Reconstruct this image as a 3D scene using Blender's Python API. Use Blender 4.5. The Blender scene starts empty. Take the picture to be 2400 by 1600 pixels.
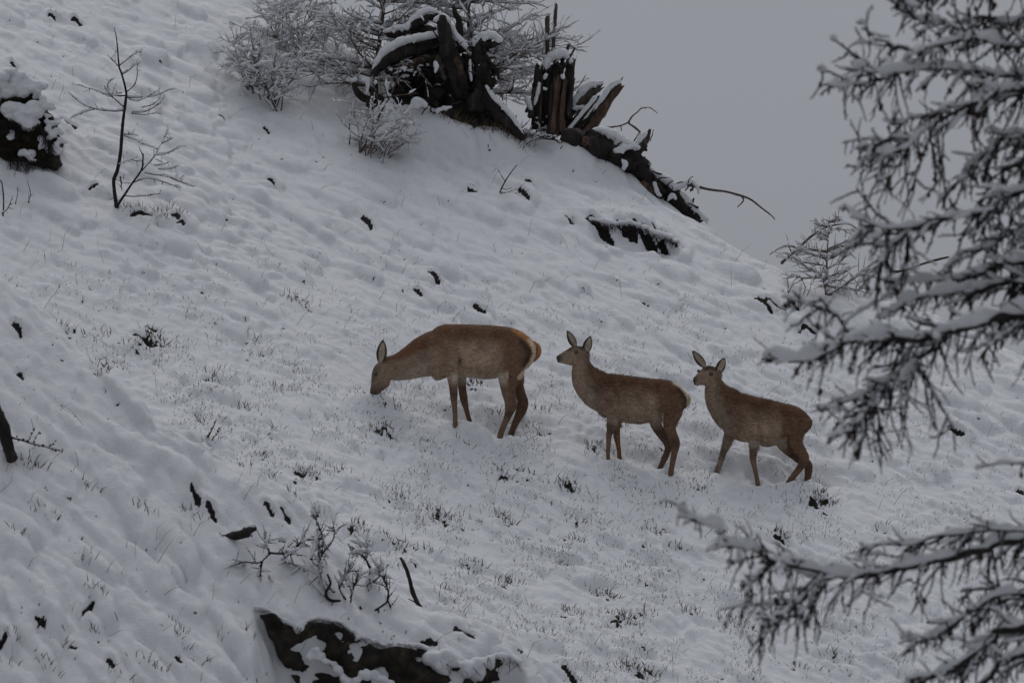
import bpy, math, random
import numpy as np
from mathutils import Vector

# ------------------------------------------------------------------ camera, sky, sun, exposure
sc = bpy.context.scene
W0, H0 = 2400.0, 1600.0
F = 18462.0                      # focal length in photograph pixels
PITCH = math.radians(6.0)
cam_d = bpy.data.cameras.new('camera')
cam_d.sensor_width = 36.0
cam_d.lens = F * 36.0 / W0
cam_d.clip_start = 0.5
cam_d.clip_end = 5000.0
cam_d.dof.use_dof = True
cam_d.dof.focus_distance = 81.5
cam_d.dof.aperture_fstop = 6.5
cam = bpy.data.objects.new('camera', cam_d)
cam.location = (0, 0, 0)
cam.rotation_euler = (math.radians(90) + PITCH, 0, 0)
sc.collection.objects.link(cam)
sc.camera = cam

SUN_EL, SUN_AZ = math.radians(55), math.radians(-4)     # azimuth from +Y (behind the ridge), to the left
world = bpy.data.worlds.new('World')
sc.world = world
world.use_nodes = True
wn = world.node_tree
wn.nodes.clear()
sky = wn.nodes.new('ShaderNodeTexSky')
sky.sky_type = 'NISHITA'
sky.sun_disc = False
sky.sun_elevation = SUN_EL
sky.sun_rotation = SUN_AZ
sky.altitude = 1500
sky.air_density = 1.0
sky.dust_density = 6.0
sky.ozone_density = 1.0
hs = wn.nodes.new('ShaderNodeHueSaturation')
hs.inputs['Saturation'].default_value = 0.10        # flat cloud cover: nearly no colour left
hs.inputs['Value'].default_value = 1.0
mx = wn.nodes.new('ShaderNodeMix'); mx.data_type = 'RGBA'; mx.blend_type = 'MIX'
mx.inputs[0].default_value = 0.88
mx.inputs[7].default_value = (4.40, 4.62, 5.15, 1)     # even cloud deck
bg = wn.nodes.new('ShaderNodeBackground')
bg.inputs['Strength'].default_value = 0.0535
wo = wn.nodes.new('ShaderNodeOutputWorld')
wn.links.new(sky.outputs[0], hs.inputs['Color'])
wn.links.new(hs.outputs[0], mx.inputs[6])
tcw = wn.nodes.new('ShaderNodeTexCoord')
sx3 = wn.nodes.new('ShaderNodeSeparateXYZ')
wn.links.new(tcw.outputs['Generated'], sx3.inputs[0])
mz = wn.nodes.new('ShaderNodeMath'); mz.operation = 'MAXIMUM'; mz.inputs[1].default_value = 0.0
wn.links.new(sx3.outputs['Z'], mz.inputs[0])
ml = wn.nodes.new('ShaderNodeMath'); ml.operation = 'MULTIPLY_ADD'; ml.inputs[1].default_value = 1.4; ml.inputs[2].default_value = 0.89
wn.links.new(mz.outputs[0], ml.inputs[0])
vm = wn.nodes.new('ShaderNodeVectorMath'); vm.operation = 'SCALE'
wn.links.new(mx.outputs[2], vm.inputs[0]); wn.links.new(ml.outputs[0], vm.inputs['Scale'])
wn.links.new(vm.outputs[0], bg.inputs['Color'])
wn.links.new(bg.outputs[0], wo.inputs['Surface'])

sun_d = bpy.data.lights.new('sun', 'SUN')
sun_d.energy = 1.2
sun_d.angle = math.radians(32)
sun_d.color = (1.0, 0.97, 0.94)
sun = bpy.data.objects.new('sun', sun_d)
sdir = Vector((math.sin(SUN_AZ) * math.cos(SUN_EL), math.cos(SUN_AZ) * math.cos(SUN_EL), math.sin(SUN_EL)))
sun.rotation_euler = sdir.to_track_quat('Z', 'Y').to_euler()
sun.location = (0, 60, 60)
sc.collection.objects.link(sun)

sc.render.engine = 'CYCLES'
sc.cycles.use_denoising = True
sc.cycles.max_bounces = 6
sc.cycles.diffuse_bounces = 3
sc.cycles.glossy_bounces = 2
sc.cycles.transparent_max_bounces = 4
sc.view_settings.view_transform = 'Standard'
sc.view_settings.look = 'None'
sc.view_settings.gamma = 1.0
sc.view_settings.exposure = 0.0
sc.view_settings.use_curve_mapping = False

# ------------------------------------------------------------------ projection and noise
CP, SP = math.cos(PITCH), math.sin(PITCH)


def unproj(px, py, Y):
    """world point on the vertical plane y = Y seen at photograph pixel px, py (numpy friendly)"""
    u = (np.asarray(px, float) - W0 / 2) / F
    v = (H0 / 2 - np.asarray(py, float)) / F
    dy = CP - v * SP
    dz = SP + v * CP
    t = np.asarray(Y, float) / dy
    return np.stack(np.broadcast_arrays(u * t, np.asarray(Y, float), dz * t), -1)


def proj(P):
    P = np.asarray(P, float)
    d = P[..., 1] * CP + P[..., 2] * SP
    up = -P[..., 1] * SP + P[..., 2] * CP
    return W0 / 2 + F * P[..., 0] / d, H0 / 2 - F * up / d


_perm = np.random.RandomState(7).permutation(512)
_perm = np.concatenate([_perm, _perm, _perm])
_ang = np.random.RandomState(8).rand(512) * 2 * np.pi
_gx, _gy = np.cos(_ang), np.sin(_ang)


def perlin(x, y):
    xi = np.floor(x).astype(np.int64); yi = np.floor(y).astype(np.int64)
    fx = x - xi; fy = y - yi
    u = fx * fx * fx * (fx * (fx * 6 - 15) + 10)
    v = fy * fy * fy * (fy * (fy * 6 - 15) + 10)

    def g(ix, iy, dx, dy):
        h = _perm[_perm[ix & 511] + (iy & 511)]
        return _gx[h] * dx + _gy[h] * dy
    a = g(xi, yi, fx, fy); b = g(xi + 1, yi, fx - 1, fy)
    c = g(xi, yi + 1, fx, fy - 1); d = g(xi + 1, yi + 1, fx - 1, fy - 1)
    return (a + u * (b - a)) + v * ((c + u * (d - c)) - (a + u * (b - a)))


def fbm(x, y, n=3):
    s = 0; a = 1.0
    for i in range(n):
        s = s + a * perlin(x + 17.3 * i, y + 5.1 * i)
        x = x * 2.03; y = y * 2.03; a *= 0.5
    return s


def sstep(e0, e1, x):
    t = np.clip((x - e0) / (e1 - e0), 0, 1)
    return t * t * (3 - 2 * t)


def smin(a, b, k):
    h = np.clip(0.5 + 0.5 * (b - a) / k, 0, 1)
    return b + (a - b) * h - k * h * (1 - h)


def smax(a, b, k):
    return -smin(-a, -b, k)


# ------------------------------------------------------------------ materials
def new_mat(name):
    m = bpy.data.materials.new(name)
    m.use_nodes = True
    nt = m.node_tree
    b = nt.nodes['Principled BSDF']
    return m, nt, b


def ramp(nt, stops):
    r = nt.nodes.new('ShaderNodeValToRGB')
    el = r.color_ramp.elements
    while len(el) < len(stops):
        el.new(0.5)
    for e, (p, c) in zip(el, stops):
        e.position = p
        e.color = (*c, 1)
    return r


def noise_node(nt, scale, detail=3, rough=0.55, vec=None):
    n = nt.nodes.new('ShaderNodeTexNoise')
    n.inputs['Scale'].default_value = scale
    n.inputs['Detail'].default_value = detail
    n.inputs['Roughness'].default_value = rough
    if vec is not None:
        nt.links.new(vec, n.inputs['Vector'])
    return n


def bump_to(nt, b, height, strength, dist):
    bp = nt.nodes.new('ShaderNodeBump')
    bp.inputs['Strength'].default_value = strength
    bp.inputs['Distance'].default_value = dist
    nt.links.new(height, bp.inputs['Height'])
    nt.links.new(bp.outputs[0], b.inputs['Normal'])
    return bp


SNOW_COL = (0.755, 0.765, 0.785)


def snow_nodes(nt, b, coord):
    n1 = noise_node(nt, 9.0, 4, 0.6, coord)
    r = ramp(nt, [(0.3, (SNOW_COL[0] * 0.95, SNOW_COL[1] * 0.955, SNOW_COL[2] * 0.96)), (0.7, SNOW_COL)])
    nt.links.new(n1.outputs['Fac'], r.inputs[0])
    n2 = noise_node(nt, 30.0, 7, 0.78, coord)
    bump_to(nt, b, n2.outputs['Fac'], 1.0, 0.032)
    b.inputs['Roughness'].default_value = 0.75
    b.inputs['Specular IOR Level'].default_value = 0.2
    return r


def mat_snow():
    m, nt, b = new_mat('snow')
    tc = nt.nodes.new('ShaderNodeTexCoord')
    r = snow_nodes(nt, b, tc.outputs['Object'])
    nt.links.new(r.outputs[0], b.inputs['Base Color'])
    return m


def mat_ground():
    m, nt, b = new_mat('snow_covered_ground')
    tc = nt.nodes.new('ShaderNodeTexCoord')
    r = snow_nodes(nt, b, tc.outputs['Object'])
    at = nt.nodes.new('ShaderNodeAttribute'); at.attribute_name = 'soil_or_shade'
    n3 = noise_node(nt, 26.0, 4, 0.7, tc.outputs['Object'])
    ma = nt.nodes.new('ShaderNodeMath'); ma.operation = 'MULTIPLY_ADD'
    nt.links.new(n3.outputs['Fac'], ma.inputs[0]); ma.inputs[1].default_value = 0.9; ma.inputs[2].default_value = -0.45
    ad = nt.nodes.new('ShaderNodeMath'); ad.operation = 'ADD'
    nt.links.new(at.outputs['Fac'], ad.inputs[0]); nt.links.new(ma.outputs[0], ad.inputs[1])
    mr = nt.nodes.new('ShaderNodeMapRange'); mr.interpolation_type = 'SMOOTHSTEP'
    mr.inputs[1].default_value = 0.42; mr.inputs[2].default_value = 0.62
    nt.links.new(ad.outputs[0], mr.inputs[0])
    n4 = noise_node(nt, 40.0, 3, 0.6, tc.outputs['Object'])
    soil_or_shade = ramp(nt, [(0.35, (0.004, 0.0035, 0.003)), (0.6, (0.012, 0.009, 0.007)), (0.75, (0.035, 0.027, 0.017))])  # earth colour, taken near black to carry the shade inside the pockets
    nt.links.new(n4.outputs['Fac'], soil_or_shade.inputs[0])
    mix = nt.nodes.new('ShaderNodeMix'); mix.data_type = 'RGBA'
    nt.links.new(mr.outputs[0], mix.inputs[0])
    nt.links.new(r.outputs[0], mix.inputs[6]); nt.links.new(soil_or_shade.outputs[0], mix.inputs[7])
    nt.links.new(mix.outputs[2], b.inputs['Base Color'])
    return m


def mat_streaky(name, stops, scale=6.0, stretch=(1, 1, 0.15), bump=0.6, rough=0.8):
    m, nt, b = new_mat(name)
    tc = nt.nodes.new('ShaderNodeTexCoord')
    mp = nt.nodes.new('ShaderNodeMapping')
    mp.inputs['Scale'].default_value = stretch
    nt.links.new(tc.outputs['Object'], mp.inputs[0])
    n = noise_node(nt, scale, 5, 0.65, mp.outputs[0])
    r = ramp(nt, stops)
    nt.links.new(n.outputs['Fac'], r.inputs[0])
    nt.links.new(r.outputs[0], b.inputs['Base Color'])
    n2 = noise_node(nt, scale * 2.5, 4, 0.7, mp.outputs[0])
    bump_to(nt, b, n2.outputs['Fac'], bump, 0.03)
    b.inputs['Roughness'].default_value = rough
    b.inputs['Specular IOR Level'].default_value = 0.25
    return m


def mat_attr(name, attr='tint', rough=0.9, bump=None, var=None):
    m, nt, b = new_mat(name)
    at = nt.nodes.new('ShaderNodeAttribute'); at.attribute_name = attr
    src = at.outputs['Color']
    tc = nt.nodes.new('ShaderNodeTexCoord')
    if var:
        mp = nt.nodes.new('ShaderNodeMapping')
        mp.inputs['Scale'].default_value = (0.22, 0.6, 1)
        nt.links.new(tc.outputs['Object'], mp.inputs[0])
        n = noise_node(nt, var, 5, 0.7, mp.outputs[0])
        r = ramp(nt, [(0.30, (0.72, 0.70, 0.68)), (0.5, (0.98, 0.97, 0.95)), (0.72, (1.26, 1.25, 1.24))])
        nt.links.new(n.outputs['Fac'], r.inputs[0])
        mu = nt.nodes.new('ShaderNodeMix'); mu.data_type = 'RGBA'; mu.blend_type = 'MULTIPLY'
        mu.inputs[0].default_value = 1.0
        nt.links.new(src, mu.inputs[6]); nt.links.new(r.outputs[0], mu.inputs[7])
        src = mu.outputs[2]
        bump_to(nt, b, n.outputs['Fac'], 0.5, 0.012)
    nt.links.new(src, b.inputs['Base Color'])
    b.inputs['Roughness'].default_value = rough
    b.inputs['Specular IOR Level'].default_value = 0.15
    return m


def mat_plain(name, col, rough=0.8, var=0.0, scale=20, spec=0.25):
    m, nt, b = new_mat(name)
    b.inputs['Roughness'].default_value = rough
    b.inputs['Specular IOR Level'].default_value = spec
    if var:
        tc = nt.nodes.new('ShaderNodeTexCoord')
        n = noise_node(nt, scale, 4, 0.6, tc.outputs['Object'])
        r = ramp(nt, [(0.3, tuple(c * (1 - var) for c in col)), (0.7, tuple(c * (1 + var) for c in col))])
        nt.links.new(n.outputs['Fac'], r.inputs[0])
        nt.links.new(r.outputs[0], b.inputs['Base Color'])
    else:
        b.inputs['Base Color'].default_value = (*col, 1)
    return m


M = {}
M['snow'] = mat_snow()
M['ground'] = mat_ground()
M['char'] = mat_streaky('wet_dark_wood', [(0.30, (0.006, 0.005, 0.005)), (0.55, (0.022, 0.018, 0.015)), (0.66, (0.040, 0.033, 0.028)), (0.76, (0.13, 0.11, 0.10))], 14.0, (1, 1, 0.13), 1.0)
M['inner'] = mat_streaky('split_inner_wood', [(0.28, (0.03, 0.018, 0.012)), (0.5, (0.060, 0.036, 0.025)), (0.72, (0.16, 0.115, 0.09))], 16.0, (1, 1, 0.12))
M['grey'] = mat_streaky('weathered_wood', [(0.28, (0.02, 0.017, 0.015)), (0.5, (0.045, 0.036, 0.030)), (0.75, (0.13, 0.105, 0.09))], 14.0, (1, 1, 0.14))
M['bark'] = mat_streaky('larch_bark', [(0.3, (0.008, 0.007, 0.007)), (0.55, (0.022, 0.018, 0.016)), (0.75, (0.05, 0.042, 0.036))], 22.0, (1, 1, 0.4))
M['twig'] = mat_plain('brown_twig', (0.070, 0.052, 0.044), 0.85, 0.45, 30)
M['twig_dark'] = mat_plain('dark_twig', (0.014, 0.012, 0.0125), 0.85, 0.5, 30)
M['twig_red'] = mat_plain('reddish_twig', (0.12, 0.082, 0.064), 0.85, 0.4, 30)
M['cone'] = mat_plain('cone_scale', (0.030, 0.014, 0.011), 0.85, 0.5, 60)
M['rock'] = mat_streaky('mossy_dark_rock', [(0.3, (0.007, 0.006, 0.005)), (0.50, (0.018, 0.015, 0.011)), (0.62, (0.034, 0.029, 0.016)), (0.80, (0.10, 0.09, 0.075))], 9.0, (1, 1, 0.8), 0.9)
M['soil_or_shade'] = mat_streaky('dark_earth_bank', [(0.3, (0.005, 0.005, 0.004)), (0.52, (0.022, 0.018, 0.011)), (0.74, (0.075, 0.058, 0.032))], 14.0, (1, 1, 0.6), 0.9)
M['grass'] = mat_attr('grass_blades', 'tint', 0.75)
M['coat'] = mat_attr('deer_coat', 'tint', 0.9, None, 60.0)
M['fur'] = mat_attr('deer_fur', 'tint', 0.85)
M['eye'] = mat_plain('wet_eye', (0.006, 0.004, 0.003), 0.12, 0, 1, 0.6)


# ------------------------------------------------------------------ object helpers
def link(o):
    sc.collection.objects.link(o)
    return o


def mesh_np(name, V, Fs, smooth=True):
    """V (n,3); Fs list of arrays of shape (m,k)"""
    me = bpy.data.meshes.new(name)
    V = np.asarray(V, np.float32)
    Fs = [np.asarray(f, np.int32) for f in (Fs if isinstance(Fs, list) else [Fs]) if len(f)]
    nl = sum(f.size for f in Fs); npoly = sum(len(f) for f in Fs)
    me.vertices.add(len(V)); me.vertices.foreach_set('co', V.ravel())
    me.loops.add(nl); me.loops.foreach_set('vertex_index', np.concatenate([f.ravel() for f in Fs]))
    tot = np.concatenate([np.full(len(f), f.shape[1], np.int32) for f in Fs])
    st = np.concatenate([[0], np.cumsum(tot)[:-1]]).astype(np.int32)
    me.polygons.add(npoly)
    me.polygons.foreach_set('loop_start', st)
    me.polygons.foreach_set('loop_total', tot)
    me.polygons.foreach_set('use_smooth', np.full(npoly, smooth, bool))
    me.update(calc_edges=True)
    me.validate()
    return me


class MB:
    def __init__(s):
        s.v = []; s.q = []; s.t = []; s.n = 0

    def add(s, V, Q=None, T=None):
        V = np.asarray(V, float)
        if Q is not None and len(Q): s.q.append(np.asarray(Q, np.int64) + s.n)
        if T is not None and len(T): s.t.append(np.asarray(T, np.int64) + s.n)
        s.v.append(V); s.n += len(V)

    def mesh(s, name, org=(0, 0, 0), smooth=True):
        V = np.concatenate(s.v) - np.asarray(org, float)
        fs = []
        if s.q: fs.append(np.concatenate(s.q))
        if s.t: fs.append(np.concatenate(s.t))
        return mesh_np(name, V, fs, smooth)

    def build(s, name, mat, parent=None, smooth=True, org=None):
        if not s.v:
            return None
        o_ = np.asarray(parent_loc(parent) if org is None else org, float)
        me = s.mesh(name, o_, smooth)
        me.materials.append(M[mat] if isinstance(mat, str) else mat)
        ob = bpy.data.objects.new(name, me)
        link(ob)
        if parent is not None:
            ob.parent = parent
        else:
            ob.location = o_
        return ob


def parent_loc(p):
    L = np.zeros(3)
    while p is not None:
        L += np.array(p.location)
        p = p.parent
    return L


def tag(o, label=None, cat=None, group=None, kind=None):
    if label: o['label'] = label
    if cat: o['category'] = cat
    if group: o['group'] = group
    if kind: o['kind'] = kind
    return o


def thing(name, label, cat, loc, group=None):
    o = bpy.data.objects.new(name, None)
    o.empty_display_size = 0.1
    o.location = tuple(float(c) for c in loc)
    link(o)
    return tag(o, label, cat, group)


def resample(P, n):
    """smooth Catmull-Rom resample of a polyline to n points"""
    P = np.asarray(P, float)
    if len(P) == 2:
        t = np.linspace(0, 1, n)[:, None]
        return P[0] * (1 - t) + P[1] * t
    d = np.concatenate([[0], np.cumsum(np.linalg.norm(np.diff(P, axis=0), axis=1))])
    d /= d[-1]
    Q = np.vstack([2 * P[0] - P[1], P, 2 * P[-1] - P[-2]])
    out = []
    for s in np.linspace(0, 1, n):
        i = min(np.searchsorted(d, s, side='right') - 1, len(P) - 2)
        t = (s - d[i]) / max(d[i + 1] - d[i], 1e-9)
        p0, p1, p2, p3 = Q[i], Q[i + 1], Q[i + 2], Q[i + 3]
        out.append(0.5 * ((2 * p1) + (-p0 + p2) * t + (2 * p0 - 5 * p1 + 4 * p2 - p3) * t * t + (-p0 + 3 * p1 - 3 * p2 + p3) * t ** 3))
    return np.array(out)


def unit(A):
    return A / (np.sqrt((A * A).sum(1, keepdims=True)) + 1e-12)


def crs(A, B):
    return np.stack([A[:, 1] * B[..., 2] - A[:, 2] * B[..., 1], A[:, 2] * B[..., 0] - A[:, 0] * B[..., 2], A[:, 0] * B[..., 1] - A[:, 1] * B[..., 0]], -1)


REF = np.array([[0.13, 1.0, 0.07]])


def frames(P):
    T = np.empty_like(P)
    T[1:-1] = P[2:] - P[:-2]; T[0] = P[1] - P[0]; T[-1] = P[-1] - P[-2]
    T = unit(T)
    A = unit(crs(T, REF))
    return T, A, crs(A, T)


def tube(mb, P, R, sides=5, flat=1.0, rough=0.0, rng=None, cap=True):
    P = np.asarray(P, float); n = len(P)
    R = np.broadcast_to(np.asarray(R, float), (n,))
    T, A, B = frames(P)
    ph = np.linspace(0, 2 * np.pi, sides, endpoint=False)
    rad = R[:, None] * np.ones(sides)
    if rough and rng is not None:
        rad = rad * (1 + rough * rng.uniform(-1, 1, rad.shape))
    V = P[:, None] + (np.cos(ph)[None, :, None] * A[:, None] * rad[..., None] + flat * np.sin(ph)[None, :, None] * B[:, None] * rad[..., None])
    V = V.reshape(-1, 3)
    i = np.arange(n - 1)[:, None] * sides; j = np.arange(sides)[None]
    k = (j + 1) % sides
    Q = np.stack([i + j, i + k, i + sides + k, i + sides + j], -1).reshape(-1, 4)
    Tt = None
    if cap:
        V = np.vstack([V, P[:1] - T[:1] * R[0] * 0.5, P[-1:] + T[-1:] * R[-1] * 0.5])
        a = n * sides; jj = np.arange(sides); kk = (jj + 1) % sides
        Tt = np.vstack([np.stack([kk, jj, np.full(sides, a)], -1), np.stack([(n - 1) * sides + jj, (n - 1) * sides + kk, np.full(sides, a + 1)], -1)])
    mb.add(V, Q, Tt)


_ico = None


def ico():
    global _ico
    if _ico is None:
        import bmesh
        res = {}
        for lv in (1, 2, 3):
            bm = bmesh.new(); bmesh.ops.create_icosphere(bm, subdivisions=lv, radius=1)
            res[lv] = (np.array([v.co[:] for v in bm.verts]), np.array([[v.index for v in f.verts] for f in bm.faces]))
            bm.free()
        _ico = res
    return _ico


_octV = np.array([[1, 0, 0], [-1, 0, 0], [0, 1, 0], [0, -1, 0], [0, 0, 1], [0, 0, -1]], float)
_octF = np.array([[0, 2, 4], [2, 1, 4], [1, 3, 4], [3, 0, 4], [2, 0, 5], [1, 2, 5], [3, 1, 5], [0, 3, 5]])


def octs(mb, C, R):
    """many small octahedra (buds and knobs) at once"""
    C = np.asarray(C, float); n = len(C)
    if n == 0: return
    R = np.broadcast_to(np.asarray(R, float), (n,))
    V = (C[:, None] + _octV[None] * R[:, None, None]).reshape(-1, 3)
    T = (np.arange(n)[:, None, None] * 6 + _octF[None]).reshape(-1, 3)
    mb.add(V, None, T)


def blob(mb, c, r, lv=2):
    V, T = ico()[lv]
    mb.add(np.asarray(c, float) + V * np.asarray(r, float), None, T)


def remeshed(mb, voxel, smooth=4, fac=0.5):
    """union of the closed shapes in mb as one continuous surface: (V, quads)"""
    me = mb.mesh('tmp')
    ob = bpy.data.objects.new('tmp', me); link(ob)
    r = ob.modifiers.new('r', 'REMESH'); r.mode = 'VOXEL'; r.voxel_size = voxel; r.adaptivity = 0
    if smooth:
        s = ob.modifiers.new('s', 'SMOOTH'); s.factor = fac; s.iterations = smooth
    dg = bpy.context.evaluated_depsgraph_get()
    ev = ob.evaluated_get(dg)
    m2 = bpy.data.meshes.new_from_object(ev)
    V = np.zeros(len(m2.vertices) * 3); m2.vertices.foreach_get('co', V); V = V.reshape(-1, 3)
    lt = np.zeros(len(m2.polygons), np.int32); m2.polygons.foreach_get('loop_total', lt)
    li = np.zeros(len(m2.loops), np.int32); m2.loops.foreach_get('vertex_index', li)
    st = np.concatenate([[0], np.cumsum(lt)[:-1]])
    Q = np.array([li[s_:s_ + 4] for s_, l in zip(st, lt) if l == 4]); T = np.array([li[s_:s_ + 3] for s_, l in zip(st, lt) if l == 3])
    bpy.data.objects.remove(ob); bpy.data.meshes.remove(me); bpy.data.meshes.remove(m2)
    return V, Q, T


def remesh_mb(mb, voxel, smooth=4, amp=0.0, wl=0.1, fac=0.5):
    V, Q, T = remeshed(mb, voxel, smooth, fac)
    if amp:
        n = perlin(V[:, 0] / wl + V[:, 1] / wl * 0.7, V[:, 2] / wl - V[:, 1] / wl * 0.6 + 9)
        m = perlin(V[:, 0] / wl * 2.3 + 4, V[:, 2] / wl * 2.3 + V[:, 1] / wl * 1.9)
        d = V - V.mean(0); d /= np.linalg.norm(d, axis=1, keepdims=True) + 1e-9
        V = V + d * ((n + 0.5 * m) * amp)[:, None]
    out = MB(); out.add(V, Q if len(Q) else None, T if len(T) else None)
    return out


def grow(rs_, p0, d0, L, r0, droop=0.0, wob=0.12, n=9, r1=0.35):
    """one crooked shoot"""
    P = [np.asarray(p0, float)]; d = np.asarray(d0, float); d = d / np.linalg.norm(d)
    for i in range(n - 1):
        P.append(P[-1] + d * L / (n - 1))
        d = d + rs_.normal(0, wob, 3) + np.array([0, 0, droop])
        d /= np.linalg.norm(d)
    return np.array(P), r0 * np.linspace(1, r1, n)


def px_path(pts, Y, ox=0, oy=0, s=1.0, dy=None):
    """pixel polyline (in a zoomed crop: offset ox, oy, scale s) to world points at depth Y (+ dy per point)"""
    a = np.asarray(pts, float)
    Yv = np.full(len(a), float(Y)) + (0 if dy is None else np.asarray(dy, float))
    return unproj(ox + a[:, 0] / s, oy + a[:, 1] / s, Yv)


# ------------------------------------------------------------------ the snow-covered hillside
SX, SY = -0.16, 0.47 + math.tan(PITCH)
A0 = float(unproj(1200, 1045, 80.0)[2])

sky_px = [(-3000, -2200), (-400, -700), (300, -320), (470, -220), (640, -110), (760, -20), (860, 100), (950, 205), (1050, 262), (1200, 300), (1300, 324), (1420, 402),
          (1500, 452), (1640, 522), (1750, 600), (1900, 655), (2080, 705), (2250, 765), (2400, 835), (3000, 1080), (5000, 1700)]
kn_px = [(-3000, -1200), (-300, 430), (0, 645), (100, 745), (230, 855), (400, 1000), (520, 1080), (640, 1120), (730, 1200), (850, 1330), (980, 1425), (1080, 1445),
         (1200, 1492), (1320, 1600), (1500, 1790), (1900, 2100), (2600, 2500), (5000, 3600)]


def uk(tab):
    a = np.array(tab, float)
    P = unproj(a[:, 0], a[:, 1], 1.0)
    return P[:, 0], P[:, 2]


su, sk = uk(sky_px)
ku, kk = uk(kn_px)
YK = 67.0
KX, KS = -0.30, 0.84
_k0 = unproj(0, 645, YK)
KA = -(float(_k0[2]) - KX * float(_k0[0]))


def base_height(x, y):
    yy = np.maximum(y, 30.0)
    u = x / yy
    plane = A0 + SX * x + SY * (y - 80.0)
    k = np.interp(u, su, sk)
    yc = (A0 - 80.0 * SY) / (k - SX * u - SY)            # where the slope meets the skyline ray
    cap = yc * k + (k - 0.22) * (y - yc)
    main = smin(plane, cap, 0.55) + 0.10
    kz = np.interp(u, ku, kk)
    front = -KA + KX * x + KS * (y - YK)
    yk = np.clip((-KA - KS * YK) / (kz - KX * u - KS), 50, 75)       # crest line of the near knoll
    back = yk * kz - 0.75 * (y - yk)
    kn = smin(front, back, 0.45) + 0.10
    out = smax(main, kn, 0.5)
    valley = -9.0 + 0.05 * (y - 50) + 0.3 * perlin(x * 0.1, y * 0.1)
    nearh = np.where(y < 45, -1.8 - 0.22 * np.clip(y, -30, 45), -1.8 - 0.22 * 45 - 0.5 * (y - 45))
    out = smax(out, valley - 0.25 * np.maximum(0, y - 70), 1.0)
    out = smax(out, nearh, 1.0)
    return out


def main_weight(x, y):
    return sstep(69.5, 72.5, y)


C1, S1 = 0.74, -0.673


def relief(x, y):
    """drifts, pillows over tussocks and creases between them"""
    wm = main_weight(x, y)
    wx = 0.22 * perlin(x * 1.1 + 3, y * 1.1); wy = 0.22 * perlin(x * 1.1 - 9, y * 1.1 + 5)
    xx, yy = x + wx, y + wy
    p = C1 * xx + S1 * yy
    q = -S1 * xx + C1 * yy
    big = 0.10 * fbm(x / 2.6, y / 3.2 + 40, 2)

    def pillow(p_, q_, sh):
        n = perlin(p_ + sh, q_ - sh * 1.7)
        return np.sqrt(n * n + 0.0015)
    a = pillow(p / 1.25, q / 0.50, 3.1)
    a = pillow(p / 1.25 - 0.30 * a, q / 0.50 + 0.8 * a, 3.1)
    b = pillow(p / 0.50, q / 0.21, 11.7)
    b = pillow(p / 0.50 - 0.3 * b, q / 0.21 + 0.8 * b, 11.7)
    d = pillow(p / 0.24, q / 0.115, 23.9)
    d = pillow(p / 0.24 - 0.2 * d, q / 0.115 + 0.6 * d, 23.9)
    rough = perlin(x * 0.55 + 30, y * 0.55)
    w_b = 0.30 + 0.70 * sstep(-0.25, 0.3, rough)
    w_a = 0.65 + 0.35 * sstep(-0.3, 0.25, perlin(x * 0.4 - 7, y * 0.45 + 3))
    c = fbm(x / 0.12, y / 0.15, 2)
    pxx, pyy = proj(np.stack([x, y, base_height(x, y)], -1))
    grassy = sstep(560, 900, pyy + 0.12 * (1200 - pxx)) * wm
    knoll = 1 - wm
    soft = perlin(p / 1.3 + 50, q / 0.7 + 8)
    h = big + 0.07 * a * w_a * (1 - 0.4 * grassy) + 0.055 * b * w_b + 0.03 * soft
    h = h + 0.035 * d * sstep(-.35, .3, perlin(x * .9 + 11, y * .9)) * (0.6 + 0.6 * grassy)
    h = h + (0.013 + 0.036 * grassy * sstep(-0.2, 0.35, perlin(x * 1.7, y * 1.4 + 70)) + 0.012 * knoll) * c
    h = h + 0.014 * perlin(p / 0.3 + 5, q / 0.11)
    return h - 0.06


def rng_spaced(segs):
    out = []
    for a, b, d in segs:
        n = max(2, int(round((b - a) / d)))
        out.append(np.linspace(a, b, n, endpoint=False))
    out.append([segs[-1][1]])
    return np.concatenate(out)


gx = rng_spaced([(-420, -60, 30), (-60, -16, 3.5), (-16, -6.5, 0.4), (-6.5, 6.5, 0.0195), (6.5, 16, 0.4), (16, 60, 3.5), (60, 421, 30)])
gy = rng_spaced([(-60, 30, 6), (30, 55, 1.0), (55, 59, 0.3), (59, 67.2, 0.026), (67.2, 74.5, 0.12), (74.5, 90.2, 0.0285), (90.2, 94, 0.15), (94, 120, 1.5), (120, 900, 40)])
GX, GY = np.meshgrid(gx, gy)
fine = sstep(15, 7, np.abs(GX)) * sstep(50, 59, GY) * sstep(120, 95, GY)
RF = relief(GX, GY) * fine
LOBE = np.zeros_like(RF)
DARK = np.zeros_like(RF)


def window(x0, y0, r):
    i0, i1 = np.searchsorted(gx, [x0 - r, x0 + r]); j0, j1 = np.searchsorted(gy, [y0 - r, y0 + r])
    return slice(j0, j1), slice(i0, i1)


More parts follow.
